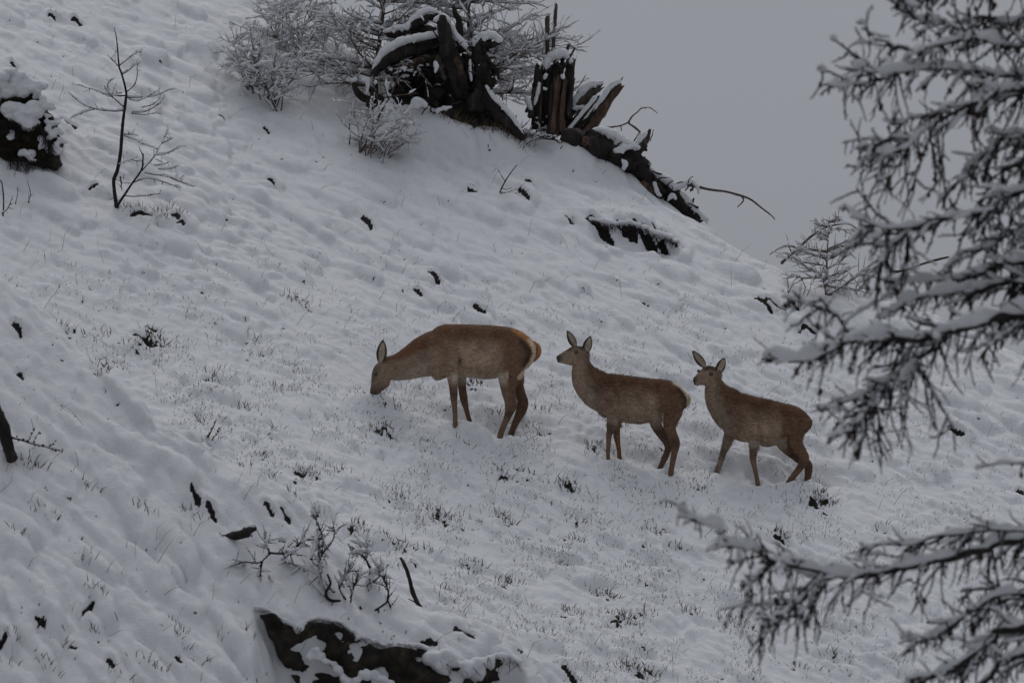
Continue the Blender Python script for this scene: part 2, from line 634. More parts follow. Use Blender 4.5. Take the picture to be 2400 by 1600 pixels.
def lobe(x0, y0, lw, ln, A, tilt, wobble=.4):
    """a tongue of snow draped over a tussock: long tail uphill to the left, blunt steep nose downhill to the right.
    lw, ln are measured on the face of the slope as it leans towards the valley"""
    ca, sa = math.cos(tilt), -math.sin(tilt)
    R_ = ln * 1.0 + .12
    i0, i1 = np.searchsorted(gx, [x0 - R_, x0 + lw * 2 + .05]); j0, j1 = np.searchsorted(gy, [y0 - (lw * 3 + .15) / .47 - .1, y0 + R_ * 1.2 + lw / .47])
    sj, si = slice(j0, j1), slice(i0, i1)
    if i1 <= i0 or j1 <= j0: return
    gxx, gyy = GX[sj, si], GY[sj, si]
    X_ = gxx - x0; F_ = .47 * (gyy - y0) + SX * X_
    wob = (perlin(gxx / (lw * 3.2) + x0 * 3, gyy / (lw * 5)) * .75 + perlin(gxx / (lw * 1.1) + 7, gyy / (lw * 2) + y0) * .28) * lw * wobble
    nz = min(lw * 1.5, ln * .35)
    s_ = ca * X_ + sa * F_ + nz + wob
    w_ = -sa * X_ + ca * F_ + wob * .8
    ls = np.where(s_ > 0, nz, ln)
    r2 = (s_ / ls) ** 2 + (w_ / lw) ** 2
    h = A * np.sqrt(np.clip(1 - r2, 0, 1)) * np.sqrt(np.clip(1 + .95 * np.minimum(s_, 0) / ln, 0, 1))
    LOBE[sj, si] = np.maximum(LOBE[sj, si], h)


CL = [(350, 800, 26), (330, 812, 18), (375, 808, 20), (360, 778, 14), (600, 805, 12), (590, 835, 10), (490, 890, 10), (880, 1010, 24), (905, 1003, 20), (895, 1020, 16), (1105, 892, 24), (1118, 905, 20), (1175, 1115, 16), (1230, 1113, 16), (1340, 1150, 20),
      (1325, 1135, 14), (1030, 1215, 26), (1045, 1225, 24), (1015, 1205, 16), (1160, 1210, 18), (1180, 1225, 18), (1350, 1230, 14), (1330, 1265, 16), (830, 1240, 28), (850, 1245, 22), (925, 1280, 20), (940, 1290, 16), (1185, 1370, 22), (1205, 1360, 14), (1410, 1395, 24), (1430, 1400, 16),
      (1330, 1440, 22), (1455, 1450, 30), (1475, 1460, 20), (1505, 1445, 16), (1505, 1575, 28), (1520, 1580, 24), (1470, 1560, 18), (1280, 1490, 14), (1930, 1180, 24), (1945, 1190, 20), (1915, 1175, 18), (1815, 1255, 20), (1835, 1268, 16), (1390, 1050, 18), (1400, 1045, 14), (1640, 1145, 14), (720, 1115, 22),
      (700, 1120, 14), (660, 905, 14), (500, 870, 12), (570, 960, 14), (640, 1010, 12), (480, 990, 12), (700, 870, 12), (240, 870, 14), (260, 860, 12), (160, 770, 12), (190, 790, 14), (230, 780, 10), (690, 700, 16), (710, 720, 14), (840, 920, 14), (1540, 1250, 14), (1600, 1290, 10), (1700, 1450, 14), (1750, 1480, 14),
      (1620, 1430, 14), (1880, 1570, 14), (1950, 1540, 12), (2060, 1250, 12), (1560, 1190, 12), (780, 1100, 12), (620, 1070, 10), (920, 950, 12), (990, 930, 10), (1270, 960, 10), (1250, 1010, 12), (1170, 980, 10), (1010, 1040, 10), (1090, 1040, 10), (930, 1170, 14), (1110, 1330, 12), (1000, 1290, 12), (1040, 1380, 12)]
# overhung pockets of bare earth, their shade painted in near black: px, py, half length, half height, tilt
HOLES = [(121, 35, 9, 6, 8), (153, 36, 8, 8, 0), (180, 44, 12, 7, 12), (32, 152, 8, 9, 40), (123, 171, 6, 6, 30), (150, 276, 9, 13, 40), (172, 296, 9, 7, 10), (218, 437, 11, 5, -12),
         (443, 64, 5, 4, 10), (597, 284, 8, 8, 30), (626, 300, 8, 9, 50), (421, 311, 8, 4, 5), (521, 272, 9, 5, 30), (636, 425, 6, 9, 30), (653, 434, 5, 6, 60), (411, 503, 8, 12, 40), (425, 516, 10, 5, 20),
         (332, 497, 22, 6, 14), (268, 540, 8, 6, 0), (482, 527, 6, 4, 0), (860, 512, 13, 9, 35), (874, 406, 7, 5, 20), (828, 401, 7, 4, 20), (932, 445, 4, 8, 50), (969, 466, 8, 5, 20), (888, 471, 5, 7, 50),
         (1071, 445, 5, 7, 60), (1109, 446, 12, 6, 10), (1241, 423, 11, 4, 10), (1228, 455, 14, 6, 35), (1217, 482, 5, 8, 55), (1018, 640, 16, 10, 30), (980, 682, 11, 5, 40), (1124, 722, 8, 16, 35),
         (1150, 742, 7, 5, 20), (1177, 735, 6, 7, 40), (1201, 752, 8, 6, -20), (694, 673, 6, 4, 0), (1031, 696, 6, 3, 0), (1150, 578, 7, 3, 25), (1112, 527, 7, 4, 20), (1334, 514, 12, 6, 30),
         (1407, 532, 32, 7, 27), (1441, 498, 9, 5, 0), (1470, 540, 24, 8, 20), (1515, 556, 34, 13, 20), (1548, 572, 20, 7, 35), (1625, 535, 3, 6, 60), (1694, 583, 4, 9, 60), (1697, 598, 3, 5, 60),
         (1790, 700, 20, 6, 32), (1818, 713, 22, 4, 12), (1866, 716, 9, 11, 50), (1895, 766, 16, 5, 10), (1510, 713, 10, 4, 20), (1675, 698, 5, 4, 20), (42, 772, 9, 13, 50), (48, 875, 9, 8, 50),
         (69, 969, 7, 5, 35), (92, 975, 4, 8, 60), (111, 988, 7, 5, 20), (402, 1009, 8, 6, 50), (490, 1132, 7, 5, 30), (459, 1171, 13, 8, 35), (498, 1201, 15, 10, 45), (533, 1204, 6, 8, 55),
         (631, 1195, 12, 6, 30), (670, 1209, 9, 14, 50), (405, 1334, 5, 7, 0), (42, 1357, 6, 7, 20), (86, 1376, 7, 5, 10), (206, 1424, 14, 9, -30), (234, 1426, 6, 6, 50), (96, 1457, 7, 12, 20), (7, 1502, 10, 6, 0),
         (174, 1520, 10, 4, 10), (140, 1508, 8, 4, 30), (260, 1555, 8, 10, 45), (438, 1511, 7, 6, -20), (417, 1545, 9, 5, 20), (2240, 1012, 5, 20, 25), (1915, 991, 7, 4, -10), (2197, 1121, 8, 6, 20), (2392, 1153, 10, 7, 30),
         (2324, 1168, 6, 5, 0), (970, 1320, 9, 6, 30), (1000, 1505, 22, 7, 5), (1090, 1480, 24, 6, 20), (1335, 1578, 20, 8, 38), (340, 800, 26, 6, 14), (355, 775, 10, 6, 14), (1180, 1113, 9, 5, 0), (1330, 1265, 8, 5, 20),
         (1105, 900, 8, 4, 20), (905, 1005, 14, 4, 20), (700, 1112, 12, 4, 10), (1330, 1138, 9, 4, 20), (1910, 1180, 14, 4, 20), (1830, 1265, 16, 5, 20), (1440, 1455, 9, 4, 20), (1500, 1580, 12, 5, 25)]
rlo = np.random.RandomState(616)
for x_lo, x_hi, y_lo, y_hi, cnt, wl, wh in ((-6.4, 6.4, 74.5, 91.5, 2600, .030, .078), (-6.4, 2.6, 59, 68.5, 1200, .032, .080), (-6.4, 6.4, 74.5, 91.5, 6500, .013, .034), (-6.4, 2.6, 59, 68.5, 2000, .014, .034)):
    X_ = rlo.uniform(x_lo, x_hi, cnt); Y_ = rlo.uniform(y_lo, y_hi, cnt)
    _px, _py = proj(np.stack([X_, Y_, base_height(X_, Y_)], -1))
    gr_ = sstep(600, 950, _py + .12 * (1200 - _px)) * (Y_ > 71)
    dens_ = perlin(X_ * .8 + 5, Y_ * .6)
    for x0, y0, g_, dn in zip(X_, Y_, gr_, dens_):
        if wh > .05 and g_ > .4 and rlo.rand() < .6 * g_: continue
        if rlo.rand() < .35 - .6 * dn: continue
        lw = wl + (wh - wl) * rlo.rand() ** 1.4 * (1.3 if rlo.rand() < .05 else 1)
        lobe(x0, y0, lw, lw * rlo.uniform(5.0, 12.0), lw * rlo.uniform(.85, 1.6) * (1 - .15 * g_) * float(np.clip(1 + 1.5 * perlin(np.array([x0 * .45 + 20]), np.array([y0 * .4]))[0], .6, 1.3)), math.radians(rlo.normal(29 - 5 * g_, 6)))
# a larger pillow over every bare pocket
for px_, py_, a_, b_, tl_ in HOLES:
    if max(a_, b_) < 8: continue
    ys_ = np.linspace(59, 92, 700)
    P_ = unproj(px_, py_, ys_)
    hz_ = base_height(P_[:, 0], P_[:, 1]) + .05
    k_ = int(np.argmax(hz_ > P_[:, 2]))
    if k_ == 0: continue
    m_ = P_[k_, 1] / F
    for q_ in range(3):
        lobe(P_[k_, 0] + a_ * m_ * rlo.uniform(-.5, .9), P_[k_, 1] + rlo.uniform(.0, .06), max(a_, 10) * m_ * rlo.uniform(.6, .9), max(a_, 12) * m_ * rlo.uniform(2.5, 4), (.035 + a_ * m_ * .5) * rlo.uniform(.7, 1.1), math.radians(rlo.normal(30, 8)))
# fine combing of the snow down the slope
Fg = .47 * GY + SX * GX
ct, stt = math.cos(math.radians(28)), math.sin(math.radians(28))
sg, wg = ct * GX - stt * Fg, stt * GX + ct * Fg
wq = .05 * perlin(GX * 2.1, GY * 1.3)
RF = RF + fine * (.020 * np.sqrt(perlin(sg / .42, (wg + wq) / .045) ** 2 + .002) + .012 * np.sqrt(perlin(sg / .2 + 9, (wg + wq) / .024) ** 2 + .002))
RF = RF + LOBE * fine
for it in range(4):
    # bring the two outlines (crest against the sky, near knoll against the slope) to where they belong
    Z = base_height(GX, GY) + RF
    if it == 3: break
    for lo_y, hi_y, tu, tk, tgt in ((75.0, 93.0, su, sk, uk(sky_px)[1]), (59.5, 67.5 + 2, ku, kk, uk(kn_px)[1])):
        jj = np.where((gy > lo_y) & (gy < hi_y))[0]
        for m in range(len(tu)):
            if abs(tu[m]) > 0.068: continue
            us = tu[m] + np.linspace(-.0022, .0022, 9)
            best = []
            for u_ in us:
                xx_ = u_ * gy[jj]
                ii = np.clip(np.searchsorted(gx, xx_), 0, len(gx) - 1)
                best.append((Z[jj, ii] / gy[jj]).max() - np.interp(u_, tu, tgt))
            tk[m] -= 0.9 * float(np.mean(best))

# deer standing spots: (pixel of the point where each leg meets the snow, depth offset)
DEER_Y = [80.2, 80.0, 80.15]
FEET = [
    [((1110, 1345), 0.0, -0.10), ((1300, 1385), 0.0, 0.10), ((1630, 1492), 0.0, -0.10), ((1755, 1462), 0.0, 0.10)],
    [((626, 1345), 0.0, -0.09), ((735, 1365), 0.0, 0.09), ((1216, 1475), 0.0, -0.09), ((1113, 1435), 0.0, 0.09)],
    [((812, 1470), 0.0, -0.10), ((388, 1332), 0.0, 0.08), ((1120, 1442), 0.0, -0.10), ((1308, 1490), 0.0, 0.10)],
]
ZOOM = [(840, 720, 4.9), (1270, 740, 4.0216), (1590, 800, 4.354)]


def interp_Z(x, y):
    i = np.clip(np.searchsorted(gx, x) - 1, 0, len(gx) - 2); j = np.clip(np.searchsorted(gy, y) - 1, 0, len(gy) - 2)
    tx = (x - gx[i]) / (gx[i + 1] - gx[i]); ty = (y - gy[j]) / (gy[j + 1] - gy[j])
    return (Z[j, i] * (1 - tx) + Z[j, i + 1] * tx) * (1 - ty) + (Z[j + 1, i] * (1 - tx) + Z[j + 1, i + 1] * tx) * ty


def hit(px, py, y0=59.0, y1=93.0, n=900):
    """where the sight line through each pixel meets the ground"""
    px = np.atleast_1d(np.asarray(px, float)); py = np.atleast_1d(np.asarray(py, float))
    ys = np.linspace(y0, y1, n)
    P = unproj(px[:, None], py[:, None], ys[None])
    zz = interp_Z(P[..., 0].ravel(), P[..., 1].ravel()).reshape(P.shape[:2])
    below = zz > P[..., 2]
    idx = np.where(below.any(1), below.argmax(1), n - 1)
    ok = below.any(1)
    R = P[np.arange(len(px)), idx].copy()
    R[:, 2] = interp_Z(R[:, 0], R[:, 1])
    return R, ok


def ledge(top, drops, zoom, lift=0.0, run=(3.0, 1.2)):
    """cut a step into the slope below a line of pixels; returns x, y of the edge"""
    a_ = np.array(top, float)
    Pt, _ = hit(zoom[0] + a_[:, 0] / zoom[2], zoom[1] + a_[:, 1] / zoom[2])
    o_ = np.argsort(Pt[:, 0]); Pt = Pt[o_]; dr = np.asarray(drops, float)[o_]
    xe = np.linspace(Pt[0, 0], Pt[-1, 0], 60)
    ye = np.interp(xe, Pt[:, 0], Pt[:, 1]); ye = np.convolve(np.pad(ye, 4, 'edge'), np.ones(9) / 9, 'valid')
    sj, si = window(xe.mean(), ye.mean(), 3.5)
    yy_ = np.interp(GX[sj, si], xe, ye)
    dd = np.interp(GX[sj, si], Pt[:, 0], dr, left=0, right=0)
    front = yy_ - GY[sj, si]
    Z[sj, si] -= dd * sstep(0.02, 0.07, front) * sstep(run[0], run[1], front)
    Z[sj, si] += lift * np.clip(dd / .1, 0, 1) * np.exp(-((front + .12) / .16) ** 2)
    return xe, ye


Z7 = (400, 1100, 2.613)
Z6 = (0, 0, 2.8)
Zs = (1200, 380, 2.613)
TOP1 = [(520, 868), (600, 885), (700, 950), (790, 985), (860, 930), (1000, 940), (1080, 985), (1170, 1045), (1300, 1095), (1450, 1092), (1570, 1110), (1680, 1200), (1850, 1225), (1950, 1165), (2060, 1145), (2130, 1190), (2180, 1240)]
LED1 = ledge(TOP1, [0, .20, .55, .80, .95, 1.0, 1.0, .95, .92, .92, .88, .70, .60, .52, .36, .14, 0], Z7, .03)
TOP2 = [(455, 345), (520, 372), (600, 395), (660, 388), (740, 392), (810, 415), (890, 455), (960, 475), (1010, 505), (1040, 540)]
LED2 = ledge(TOP2, [0, .05, .06, .10, .13, .15, .16, .13, .08, 0], Zs, .03, (.55, .12))
# trodden, flattened snow under the deer: the ground passes through each hoof print
feet_world = []
for d in range(3):
    ox, oy, s = ZOOM[d]
    fw = []
    for (zx, zy), _, dy in FEET[d]:
        fw.append(unproj(ox + zx / s, oy + zy / s, DEER_Y[d] + dy))
    feet_world.append(np.array(fw))
allf = np.concatenate(feet_world)
muz = unproj(840 + 178 / 4.9, 720 + 1004 / 4.9, DEER_Y[0] - .03)[None]
ctrl = np.concatenate([allf, muz])
for it in range(8):
    cz = interp_Z(ctrl[:, 0], ctrl[:, 1])
    dz = ctrl[:, 2] - cz
    for f, e in zip(ctrl, dz):
        sj, si = window(f[0], f[1], 1.2)
        r2 = ((GX[sj, si] - f[0]) / 0.30) ** 2 + ((GY[sj, si] - f[1]) / 0.16) ** 2
        Z[sj, si] += 0.75 * e * np.exp(-r2)

# snow banked up against the undersides of the stump and the log
SYW = float(hit([1020], [308])[0][0][1]); LGY = float(hit([1480], [440])[0][0][1]) + .05
bank = [unproj(700 + x / 3.36, y / 3.36, SYW - .20) for x, y in ((640, 850), (740, 868), (840, 872), (960, 885), (1080, 910), (1200, 950), (1320, 995), (1440, 1040), (1560, 1075), (1680, 1100))]
bank += [unproj(1180 + x / 2.8, y / 2.8, LGY - .08) for x, y in ((420, 930), (500, 975), (590, 1020), (680, 1065), (760, 1115), (840, 1160), (930, 1240), (1020, 1310), (1120, 1360))]
bank = np.array(bank)
for it in range(5):
    dz = np.maximum(bank[:, 2] - interp_Z(bank[:, 0], bank[:, 1]), 0)
    for f, e in zip(bank, dz):
        sj, si = window(f[0], f[1], 1.0)
        Z[sj, si] += .6 * e * np.exp(-((GX[sj, si] - f[0]) / .17) ** 2 - ((GY[sj, si] - f[1] - .06) / .20) ** 2)
for f in allf:                                            # each leg stands in its own punched hole
    sj, si = window(f[0], f[1], .5)
    r2 = ((GX[sj, si] - f[0]) ** 2 + ((GY[sj, si] - f[1] + .02) * 1.0) ** 2)
    Z[sj, si] += .018 * np.exp(-((np.sqrt(r2) - .095) / .03) ** 2) - .035 * np.exp(-r2 / .055 ** 2)
SOIL_SHADE = np.zeros_like(Z)
rs = np.random.RandomState(5)
hp, hok = hit([h[0] for h in HOLES], [h[1] for h in HOLES])
SOIL_SHADE = np.maximum(SOIL_SHADE, DARK)
for p, h_, k_ in zip(hp, HOLES, hok):
    if not k_ or max(h_[2], h_[3]) < 9: continue
    px_, py_, a, b, tilt = h_
    big_ = max(a, b)
    a, b = big_ * 1.15, max(min(a, b), big_ * .35) * .60
    tilt = min(tilt, 34)
    mpp = p[1] / F
    a *= mpp; b *= mpp
    sj, si = window(p[0], p[1], 1.0)
    gxx, gyy = GX[sj, si], GY[sj, si]
    X = gxx - p[0]
    Fv = 0.47 * (gyy - p[1]) + SX * X
    t = math.radians(-tilt)
    e = math.cos(t) * X + math.sin(t) * Fv
    f = -math.sin(t) * X + math.cos(t) * Fv
    n_ = perlin(gxx / (1.1 * a) + 3, gyy / (1.4 * a)); m_ = perlin(gxx / (.33 * a), gyy / (.45 * a) + 5)
    # scalloped upper lip, level lower edge
    scal = .55 * b * m_ + .6 * b * n_
    up_ = f - b * np.sqrt(np.clip(1 - (e / a) ** 2, 0, 1)) * .8 + scal
    ins = sstep(.25 * b, -.35 * b, up_) * sstep(-1.25 * b, -.6 * b, f + .4 * scal) * sstep(1.15, .9, np.abs(e / a + .3 * n_))
    # snow pillow bulging over it: steep front, long tail uphill
    hh = np.where(up_ > 0, np.exp(-up_ / (4.5 * b + .07)) * np.sqrt(np.clip(up_ / (.5 * b), 0, 1)), 0) * np.exp(-(e / (1.6 * a)) ** 4)
    Z[sj, si] += hh * (.8 * b + .010)
    Z[sj, si] -= ins * (.5 * b + .022) + .35 * b * np.exp(-(e / (1.6 * a)) ** 2 - ((f + .3 * b) / (1.8 * b)) ** 2)
    SOIL_SHADE[sj, si] = np.maximum(SOIL_SHADE[sj, si], ins)  # one mask for bare earth and the painted pocket shade

# small dark accents, painted shade and earth, at tussock bases and scattered about
rcl = np.random.RandomState(31)
tx_, ty_, ts_ = [], [], []
for x, y, n in CL:
    for _ in range(2):
        tx_.append(x + rcl.normal(0, 12)); ty_.append(y + rcl.normal(0, 6)); ts_.append(n * .22 + 1.5)
for _ in range(520):
    tx_.append(rcl.uniform(-40, 2440)); ty_.append(rcl.uniform(40, 1620)); ts_.append(rcl.uniform(1.8, 4.6) * (1 if ty_[-1] > 600 else .8))
tp_, tk_ = hit(tx_, ty_)
for p, k_, sz in zip(tp_, tk_, ts_):
    if not k_ or np.min(np.linalg.norm(allf[:, :2] - p[:2], axis=1)) < .18: continue
    a = sz * 1.7 * p[1] / F; b = sz * .62 * p[1] / F
    sj, si = window(p[0], p[1], .35)
    gxx, gyy = GX[sj, si], GY[sj, si]
    X = gxx - p[0]; Fv = 0.47 * (gyy - p[1]) + SX * X
    e = .9 * X - .44 * Fv; f = .44 * X + .9 * Fv
    r = np.sqrt((e / a) ** 2 + (f / b) ** 2) + .9 * perlin(gxx * 28, gyy * 24)
    mk = sstep(1.3, .4, r)
    Z[sj, si] -= mk * .018
    SOIL_SHADE[sj, si] = np.maximum(SOIL_SHADE[sj, si], mk * .72)

nyy, nxx = Z.shape
idx = np.arange(nyy * nxx).reshape(nyy, nxx)
quads = np.stack([idx[:-1, :-1], idx[:-1, 1:], idx[1:, 1:], idx[1:, :-1]], -1).reshape(-1, 4)
me = mesh_np('snowy_hillside', np.stack([GX, GY, Z], -1).reshape(-1, 3), [quads])
at = me.attributes.new('soil_or_shade', 'FLOAT', 'POINT')
at.data.foreach_set('value', SOIL_SHADE.ravel().astype(np.float32))
me.materials.append(M['ground'])
hill = link(bpy.data.objects.new('snowy_hillside', me))
tag(hill, 'snow covered hillside with drifts and dark gaps', None, None, 'structure')

# ------------------------------------------------------------------ rocks, banks and ledges


def noise_slab(outline, Y, depth, ox, oy, s, amp=0.05, voxel=0.035):
    """an outcrop: outline in crop pixels swept back into the slope, with a broken face"""
    a = np.asarray(outline, float)
    P0 = px_path(a, Y, ox, oy, s)
    P1 = P0 + np.array([0, depth, depth * 0.05])
    n = len(a)
    V = np.vstack([P0, P1])
    import bmesh
    bm = bmesh.new()
    vs = [bm.verts.new(v) for v in V]
    bm.faces.new(vs[:n]); bm.faces.new(vs[n:][::-1])
    for i in range(n):
        j = (i + 1) % n
        bm.faces.new([vs[i], vs[n + i], vs[n + j], vs[j]])
    bmesh.ops.recalc_face_normals(bm, faces=bm.faces)
    bmesh.ops.triangulate(bm, faces=bm.faces)
    mb = MB()
    mb.add(np.array([v.co[:] for v in bm.verts]), None, np.array([[v.index for v in f.verts] for f in bm.faces]))
    bm.free()
    V, Q, T = remeshed(mb, voxel, 2)
    st = np.floor((V[:, 0] * 1.2 + V[:, 2] * 2.8) / 0.22)
    V[:, 1] += amp * (2.2 * fbm(V[:, 0] / 0.3, V[:, 2] / 0.22, 3) + 1.2 * perlin(st * 3.7, st * 1.3 + V[:, 0]))
    V[:, 2] += amp * 0.5 * perlin(V[:, 0] / 0.11, V[:, 2] / 0.11 + 4)
    out = MB(); out.add(V, Q if len(Q) else None, T if len(T) else None)
    return out


def snow_pillow(path, R, name, parent, squash=0.6, voxel=0.02, smooth=5, n=None, rs_=None, drip=0.0, deep=1.0):
    """a continuous roll of snow resting along a path"""
    rs_ = rs_ or np.random.RandomState(1)
    P = np.asarray(path, float)
    L = np.linalg.norm(np.diff(P, axis=0), axis=1).sum()
    R = np.asarray(R, float)
    n = n or max(4, int(L / (R.mean() * 0.45)))
    Q = resample(P, n); RR = np.interp(np.linspace(0, 1, n), np.linspace(0, 1, len(R)), R) if len(R) > 1 else np.full(n, R[0])
    mb = MB()
    for c, r in zip(Q, RR):
        k = r * (rs_.uniform(0.8, 1.15) if drip < .5 else rs_.uniform(.35, 1.55))
        blob(mb, c + np.array([0, 0, k * squash * 0.55]), (k * 1.1, k * deep, k * squash), 2)
        if drip and rs_.rand() < drip:
            blob(mb, c + np.array([rs_.uniform(-.3, .3) * k, -k * 0.55, -k * rs_.uniform(.1, .7)]), (k * .5, k * .4, k * rs_.uniform(.5, .9)), 1)
    o = remesh_mb(mb, voxel, smooth, R.mean() * 0.22, R.mean() * 1.5)
    return o.build(name, 'snow', parent)


# foreground outcrop at the foot of the near knoll
ro = thing('rock_outcrop', 'dark mossy rock ledge under a snow overhang in the near foreground', 'rock', hit([900], [1560])[0][0])
face = [(540, 872), (640, 905), (710, 955), (790, 985), (850, 932), (1000, 942), (1080, 988), (1170, 1048), (1300, 1098), (1370, 1092), (1560, 1100), (1600, 1150), (1680, 1203), (1850, 1228),
        (1950, 1168), (2050, 1148), (2125, 1190), (2050, 1260), (1960, 1310), (1900, 1560), (1000, 1560), (900, 1420), (760, 1300), (660, 1150), (600, 1010)]


def set_back(mbx, led, y0, off):
    V_ = np.concatenate(mbx.v)
    V_[:, 1] += np.interp(V_[:, 0], led[0], led[1]) - y0 + off
    mbx.v = [V_]
    return mbx


LY = float(LED1[1].mean())
set_back(noise_slab(face, LY, 0.8, *Z7, amp=0.085, voxel=0.022), LED1, LY, -.08).build('rock_face', 'rock', ro)
rsn = np.random.RandomState(3)


def lip(pts, R, zoom, parent, off, name, led, **kw):
    P_ = px_path(pts, float(led[1].mean()), *zoom)
    P_[:, 1] += np.interp(P_[:, 0], led[0], led[1]) - led[1].mean() + off
    return snow_pillow(P_, R, name, parent, **kw)


def heap(items, zoom, parent, off, name, led, voxel=.014, smooth=3, amp=.012, wl=.07):
    """lumps of snow (crop pixel, radius, sag) melted into one hanging mass"""
    m_ = MB()
    y0 = float(led[1].mean())
    mp_ = y0 / F / zoom[2]
    for x, y, r, sag in items:
        c = px_path([(x, y)], y0, *zoom)[0]
        c[1] += float(np.interp(c[0], led[0], led[1])) - y0 + off
        k = r * mp_
        for _ in range(4):
            q = c + rsn.uniform(-.5, .5, 3) * k * np.array([1.1, .8, .6])
            blob(m_, q, (k * rsn.uniform(.6, 1.0), k * rsn.uniform(.8, 1.3), k * sag * rsn.uniform(.5, .9)), 2)
    return remesh_mb(m_, voxel, smooth, amp, wl).build(name, 'snow', parent)


top_i = np.array(TOP1[:-1], float)
edge = []
for q_ in np.linspace(0, len(top_i) - 1.001, 46):
    i_ = int(q_); p_ = top_i[i_] * (1 - q_ + i_) + top_i[i_ + 1] * (q_ - i_)
    edge.append((p_[0], p_[1] - 20 + rsn.uniform(-6, 6), rsn.uniform(16, 28), rsn.uniform(.7, 1.0)))
edge += [(795, 985, 34, 1.4), (705, 940, 24, 1.1), (1150, 1030, 24, 1.0), (1600, 1170, 60, 1.1), (1670, 1205, 56, 1.2), (1790, 1225, 62, 1.1),
         (1875, 1250, 48, 1.3), (1960, 1180, 50, 1.1), (2040, 1150, 40, 1.0), (1700, 1150, 60, .9), (1850, 1190, 60, .9)]
heap(edge, Z7, ro, -.03, 'snow_overhang', LED1)
heap([(845, 1150, 28, 1.2), (880, 1125, 36, 1.0), (920, 1150, 34, 1.0), (960, 1185, 26, .9), (1000, 1195, 24, 1.0), (1030, 1235, 28, 1.2), (1060, 1285, 32, 1.1), (1100, 1315, 34, 1.0)], Z7, ro, -.15, 'snow_patch', LED1, .012)
heap([(1140, 1300, 30, 1.0), (1190, 1265, 38, 1.0), (1250, 1265, 36, 1.0), (1300, 1295, 36, 1.0), (1360, 1330, 36, 1.0)], Z7, ro, -.20, 'snow_patch', LED1, .012)

def hanging(parent, led, pts, zoom, n, lmin, lmax, off, seed):
    rs_ = np.random.RandomState(seed)
    a_ = np.array(pts, float); t_ = rs_.uniform(0, len(a_) - 1.001, n); i_ = t_.astype(int); w_ = (t_ - i_)[:, None]
    q_ = a_[i_] * (1 - w_) + a_[i_ + 1] * w_ + rs_.normal(0, 8, (n, 2))
    P_ = px_path(q_, float(led[1].mean()), *zoom)
    P_[:, 1] += np.interp(P_[:, 0], led[0], led[1]) - led[1].mean() + off + rs_.uniform(-.03, .03, n)
    m_ = MB()
    for p in P_:
        L_ = rs_.uniform(lmin, lmax)
        Q_, R_ = grow(rs_, p, (rs_.normal(.1, .4), -.3, -1 + rs_.rand() * .6), L_, rs_.uniform(.0025, .005), -.1, .12, 5, .3)
        tube(m_, Q_, R_, 3)
    return tag(m_.build('hanging_grass', 'twig_dark', parent), None, None, None, 'stuff')


hanging(ro, LED1, TOP1[1:-1], Z7, 60, .05, .2, -.12, 71)
# boulder at the left edge
bp_, _ = hit([90], [392])
BY = float(bp_[0][1]) - 0.05
bo = thing('mossy_boulder', 'dark mossy boulder heaped with lumps of snow at the left edge', 'boulder', bp_[0])
noise_slab([(-260, 520), (-20, 560), (60, 600), (200, 580), (270, 640), (290, 720), (350, 760), (340, 840), (400, 900), (380, 1000), (410, 1080), (390, 1135), (300, 1110), (240, 1130), (100, 1110), (-30, 1110), (-260, 1090)], BY, 1.0, *Z6, amp=0.085, voxel=0.022).build('rock', 'soil_or_shade', bo)
rsb = np.random.RandomState(12)
mb = MB()
for (x, y, r) in [(-60, 560, 120), (40, 600, 85), (110, 560, 95), (190, 570, 85), (240, 620, 60), (120, 690, 95), (200, 720, 85), (160, 780, 85), (100, 760, 60), (60, 700, 50), (230, 790, 45),
                  (290, 930, 42), (330, 890, 40), (350, 950, 45), (310, 850, 30), (270, 965, 30), (70, 900, 26), (75, 870, 22), (190, 1010, 48), (220, 1040, 34), (160, 1000, 36), (340, 1000, 34), (285, 700, 30), (310, 760, 26),
                  (330, 810, 30), (-40, 780, 24), (-120, 600, 130), (30, 520, 100), (120, 500, 90), (380, 860, 34), (400, 930, 38), (390, 1000, 34), (300, 800, 22), (360, 790, 34), (270, 660, 40), (320, 700, 40), (250, 560, 60)]:
    r = r * (.72 if y < 640 else .9)
    for _ in range(5):
        k = r / 2.8 * BY / F * rsb.uniform(.35, .8)
        c = unproj(x / 2.8, y / 2.8, BY - 0.05 - (0.08 if y > 640 else 0)) + rsb.uniform(-.8, .8, 3) * (r / 2.8 * BY / F) * np.array([1, .4, .8])
        blob(mb, c, (k * 1.1, k * 1.1, k * rsb.uniform(.6, .9)), 2)
remesh_mb(mb, 0.013, 2, 0.02, 0.05).build('snow_cap', 'snow', bo)

# low earth ledge on the slope behind the second deer
ep, _ = hit([1506], [565])
EY = float(LED2[1].mean())
eb = thing('earth_ledge', 'low dark earth ledge under a snow lip below the fallen log', 'ledge', ep[0])
set_back(noise_slab([(480, 355), (560, 385), (620, 398), (700, 392), (790, 415), (860, 452), (960, 478), (1010, 510), (1030, 570), (960, 590), (900, 540), (800, 515), (720, 485), (640, 450), (540, 410)], EY, 0.3, *Zs, amp=0.015, voxel=0.014), LED2, EY, -.03).build('earth_face', 'soil_or_shade', eb)
lip([(480, 350), (560, 375), (620, 390), (700, 380), (790, 400), (860, 440), (960, 466), (1010, 500)], [.02, .035, .03, .035, .035, .04, .035, .02], Zs, eb, .0, 'snow_lip', LED2, squash=.8, voxel=.011, smooth=3, rs_=rsb, drip=.6, deep=1.6)

